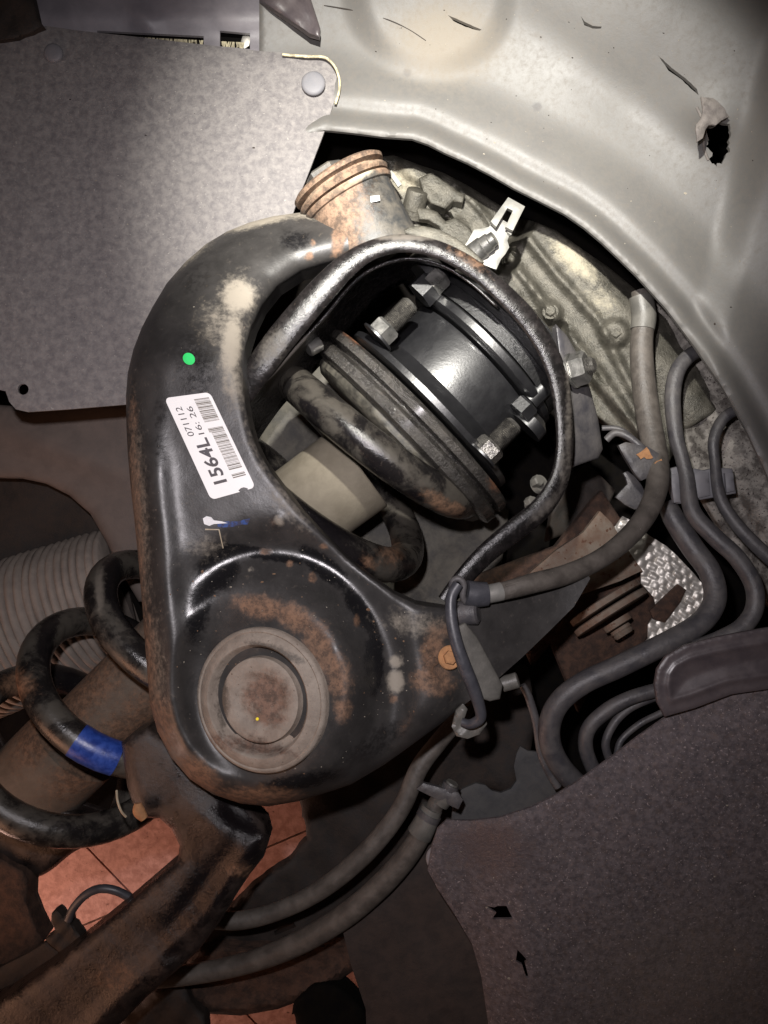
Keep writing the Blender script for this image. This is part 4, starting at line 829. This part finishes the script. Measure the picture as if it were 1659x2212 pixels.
tube('hose', [(962, 1700, -250, 14), (940, 1740, -252, 18), (920, 1785, -255, 21), (880, 1848, -262, 24), (820, 1915, -270, 25), (740, 1982, -280, 25), (640, 2040, -295, 24), (540, 2078, -310, 22), (430, 2102, -320, 21), (320, 2115, -330, 20)], 24, M['hose'], pc, n=8)
tube('ferrule', [(934, 1745, -252, 23), (918, 1780, -253, 26), (906, 1802, -255, 28)], 24, M['pipe_light'], pc)
tube('ferrule', [(978, 1690, -245, 13), (966, 1712, -248, 20), (950, 1735, -250, 20)], 18, M['pipe_light'], pc)
slab('tie_bracket', [(900, 1705), (915, 1692), (990, 1712), (1000, 1728), (990, 1748), (960, 1735)], -225, M['pipe'], pc, g=9, thick=14, R=4)

# ================================================================== KNUCKLE / LOWER ARM (lower left)
kn = thing('steering_knuckle', P(350, 1950, -60), 'greasy black lower arm running from under the ball joint to the bottom left corner', 'suspension arm')
kn_out = [(262, 1604), (285, 1585), (320, 1570), (360, 1600), (420, 1660), (500, 1705), (540, 1745), (572, 1778), (581, 1812), (570, 1850), (540, 1888), (512, 1930), (476, 1990), (430, 2052), (380, 2098), (320, 2150), (260, 2212), (150, 2330), (-160, 2400), (-160, 2230), (0, 2160), (90, 2100), (180, 2030), (260, 1965), (330, 1905), (385, 1858), (388, 1826), (370, 1790), (345, 1768), (302, 1766), (290, 1745), (275, 1700), (268, 1650)]
def kn_z(x, y, d):
    z = -55 + 0 * x
    z = z + bump(x, y, 470, 1790, 40, 90, 26, 2, -52) - bump(x, y, 520, 1750, 30, 50, 26, 3, -50)
    z = z - 0.12 * np.clip(1900 - x * 0 - y, -500, 0) * 0
    z = z + 16 * np.exp(-((dist(x, y, [(575, 1850), (476, 1990), (320, 2150), (150, 2330)], False) - 40) / 22) ** 2)
    z = z + bump(x, y, 370, 2110, 50, 34, 14, 4, -40) - bump(x, y, 420, 1960, 40, 120, 12, 2, 35)
    return z + 4 * wob(x, y, 50) + 0.6 * wob(x, y, 22, 2)
sheet('arm_body', kn_out, kn_z, M['knuckle'], kn, g=8, thick=60, R=30, angle=60,
      blobs=[(330, 1640, 60, 90, 0, .6, 1), (410, 1720, 60, 40, 30, .5, 1), (350, 1930, 26, 100, 50, .5, 1), (120, 2120, 30, 200, 50, .5, 1), (300, 2070, 60, 60, 0, .5, 1), (500, 1760, 60, 40, 40, 1.0, 2), (440, 1920, 50, 130, 40, 1.0, 2), (540, 1820, 30, 60, 0, .8, 2), (420, 1820, 26, 50, 0, .8, 2), (250, 2110, 60, 40, 0, .5, 0), (520, 1880, 40, 20, 0, .6, 0)])
tube('clay_drip', [(298, 1735, -42, 8), (300, 1752, -40, 13), (312, 1768, -42, 9)], 10, M['tan'], kn, seg=12)
wr = tag(tube('wire_tie', [(252, 1708, -5, 2.6), (254, 1730, 12, 2.6), (262, 1752, 10, 2.6), (272, 1764, 0, 2.6)], 2.6, M['scratch'], seg=8), 'pale wire looped over the lowest coil next to the lower arm', 'wire')
vb = thing('valve_hose', P(150, 2020, -170), 'thin bent hose with a black fitting above the tile floor', 'hose')
tube('hose', [(148, 1986, -150, 9), (160, 1960, -140, 9), (185, 1933, -135, 9), (215, 1920, -135, 9), (250, 1924, -140, 9), (285, 1942, -150, 9), (320, 1965, -160, 9)], 9, M['cable'], vb)
sheet('fitting', jag([(112, 1972), (122, 1966), (135, 1978), (148, 1974), (156, 1996), (168, 2008), (178, 2030), (170, 2052), (140, 2062), (118, 2052), (100, 2030), (118, 2010), (112, 1992)], 1.5, 9), lambda x, y, d: -150 + 6 * wob(x, y, 10), M['dark'], vb, g=7, thick=30, R=6)
sheet('plate', [(100, 2035), (170, 2056), (230, 1990), (260, 1962), (300, 1950), (320, 1960), (200, 2080), (60, 2160), (20, 2170), (-160, 2240), (-160, 2120), (0, 2090), (60, 2060)], lambda x, y, d: -190 + 4 * wob(x, y, 30), M['dark'], vb, g=12, thick=16, R=5)
lj = sheet('rusty_side_member', [(-160, 1820), (0, 1850), (50, 1880), (62, 1900), (60, 1950), (75, 1990), (95, 2030), (60, 2080), (-160, 2140)], lambda x, y, d: -300 + 8 * wob(x, y, 40), M['rust'], g=14, thick=60, R=16)
tag(lj, 'dark rusty member at the left edge beside the terracotta tile', 'frame member')

# ================================================================== SMALL MARKS, MUD FLECKS, SCUFFS
def flecks(name, parent, zf, region, n, m, rmin, rmax, label=None):
    vs, fs = [], []; k = 0
    while k < n:
        x = random.uniform(region[0], region[2]); y = random.uniform(region[1], region[3])
        if not inside(np.array([x]), np.array([y]), region[4])[0]: continue
        k += 1; r = random.uniform(rmin, rmax) * (1.8 if random.random() < 0.06 else 1); z = float(zf(x, y)); b = len(vs); a0 = random.uniform(0, 6); st_ = random.uniform(0.5, 1.6)
        for q in range(6):
            a = a0 + q * math.pi / 3; vs.append(tuple(P(x + r * math.cos(a) * st_, y + r * math.sin(a) * random.uniform(.6, 1.1), z - 0.5)))
        vs.append(tuple(P(x, y, z + r * 0.35)))
        fs += [[b + q, b + (q + 1) % 6, b + 6] for q in range(6)]
    o = link(name, vs, fs, m, parent); o['kind'] = 'stuff'; return o
def lz(x, y): 
    a = np.array([float(x)]); b = np.array([float(y)]); return liner_z(a, b, a * 0 + 50)[0]
flecks('mud_flecks', fl, lz, (700, 0, 1659, 900, [(760, 20), (1640, 20), (1640, 900), (1500, 700), (1300, 480), (1000, 320), (760, 260)]), 90, M['flake'], 0.8, 2.2)
flecks('mud_flecks', fl, lz, (700, 0, 1659, 900, [(760, 20), (1640, 20), (1640, 900), (1500, 700), (1300, 480), (1000, 320), (760, 260)]), 45, M['dark'], 0.9, 2.6)
def sz(x, y): 
    a = np.array([float(x)]); b = np.array([float(y)]); return shz(a, b, a)[0]
flecks('grit', sh, sz, (0, 80, 700, 870, [(0, 110), (640, 135), (660, 300), (520, 600), (300, 850), (0, 790)]), 120, M['flake'], 0.7, 1.7)
flecks('grit', sh, sz, (0, 80, 700, 870, [(0, 110), (640, 135), (660, 300), (520, 600), (300, 850), (0, 790)]), 70, M['dark'], 0.7, 1.8)
def llz(x, y): 
    a = np.array([float(x)]); b = np.array([float(y)]); return ll_z(a, b, a * 0 + 60)[0]
flecks('mud_flecks', lr, llz, (980, 1500, 1659, 2212, [(980, 1800), (1300, 1680), (1500, 1550), (1659, 1520), (1659, 2212), (1100, 2212)]), 160, M['flake'], 0.8, 2.4)
flecks('grit', arm, lambda x, y: on_arm(x, y)[0], (300, 500, 1000, 1720, [(420, 620), (500, 560), (500, 800), (560, 1040), (760, 1260), (960, 1340), (940, 1520), (760, 1640), (600, 1700), (400, 1600), (340, 1300), (330, 900)]), 130, M['flake'], 0.8, 2.0)
flecks('rust_pits', arm, lambda x, y: on_arm(x, y)[0], (300, 1150, 1000, 1720, [(420, 1200), (700, 1180), (900, 1320), (940, 1520), (760, 1640), (600, 1700), (400, 1600), (340, 1300)]), 70, M['tan_dark'], 1.0, 3.2)

for (x, y, z, r) in ((926, 1762, -252, 26.5), (972, 1700, -246, 18.5)):
    tube('crimp_ring', [(x + 3, y - 6, z, r), (x - 3, y + 6, z, r)], r, M['pipe'], pc, seg=20)
tube('drain_lip', [(x, y, float(liner_z(np.array([x + 0.0]), np.array([y + 0.0]), np.array([9.0]))[0]) + 0.5) for x, y in ((1505, 232), (1519, 262), (1522, 290), (1521, 320), (1530, 346))], 3.0, M['torn'], fl, seg=8)
tube('crack_line', [(x, y, float(liner_z(np.array([x + 0.0]), np.array([y + 0.0]), np.array([90.0]))[0]) - 0.6) for x, y in ((700, 12), (760, 22), (830, 40), (880, 62), (920, 88))], 1.2, M['dark'], fl, seg=6)  # dark tube drawn for a crack in the liner
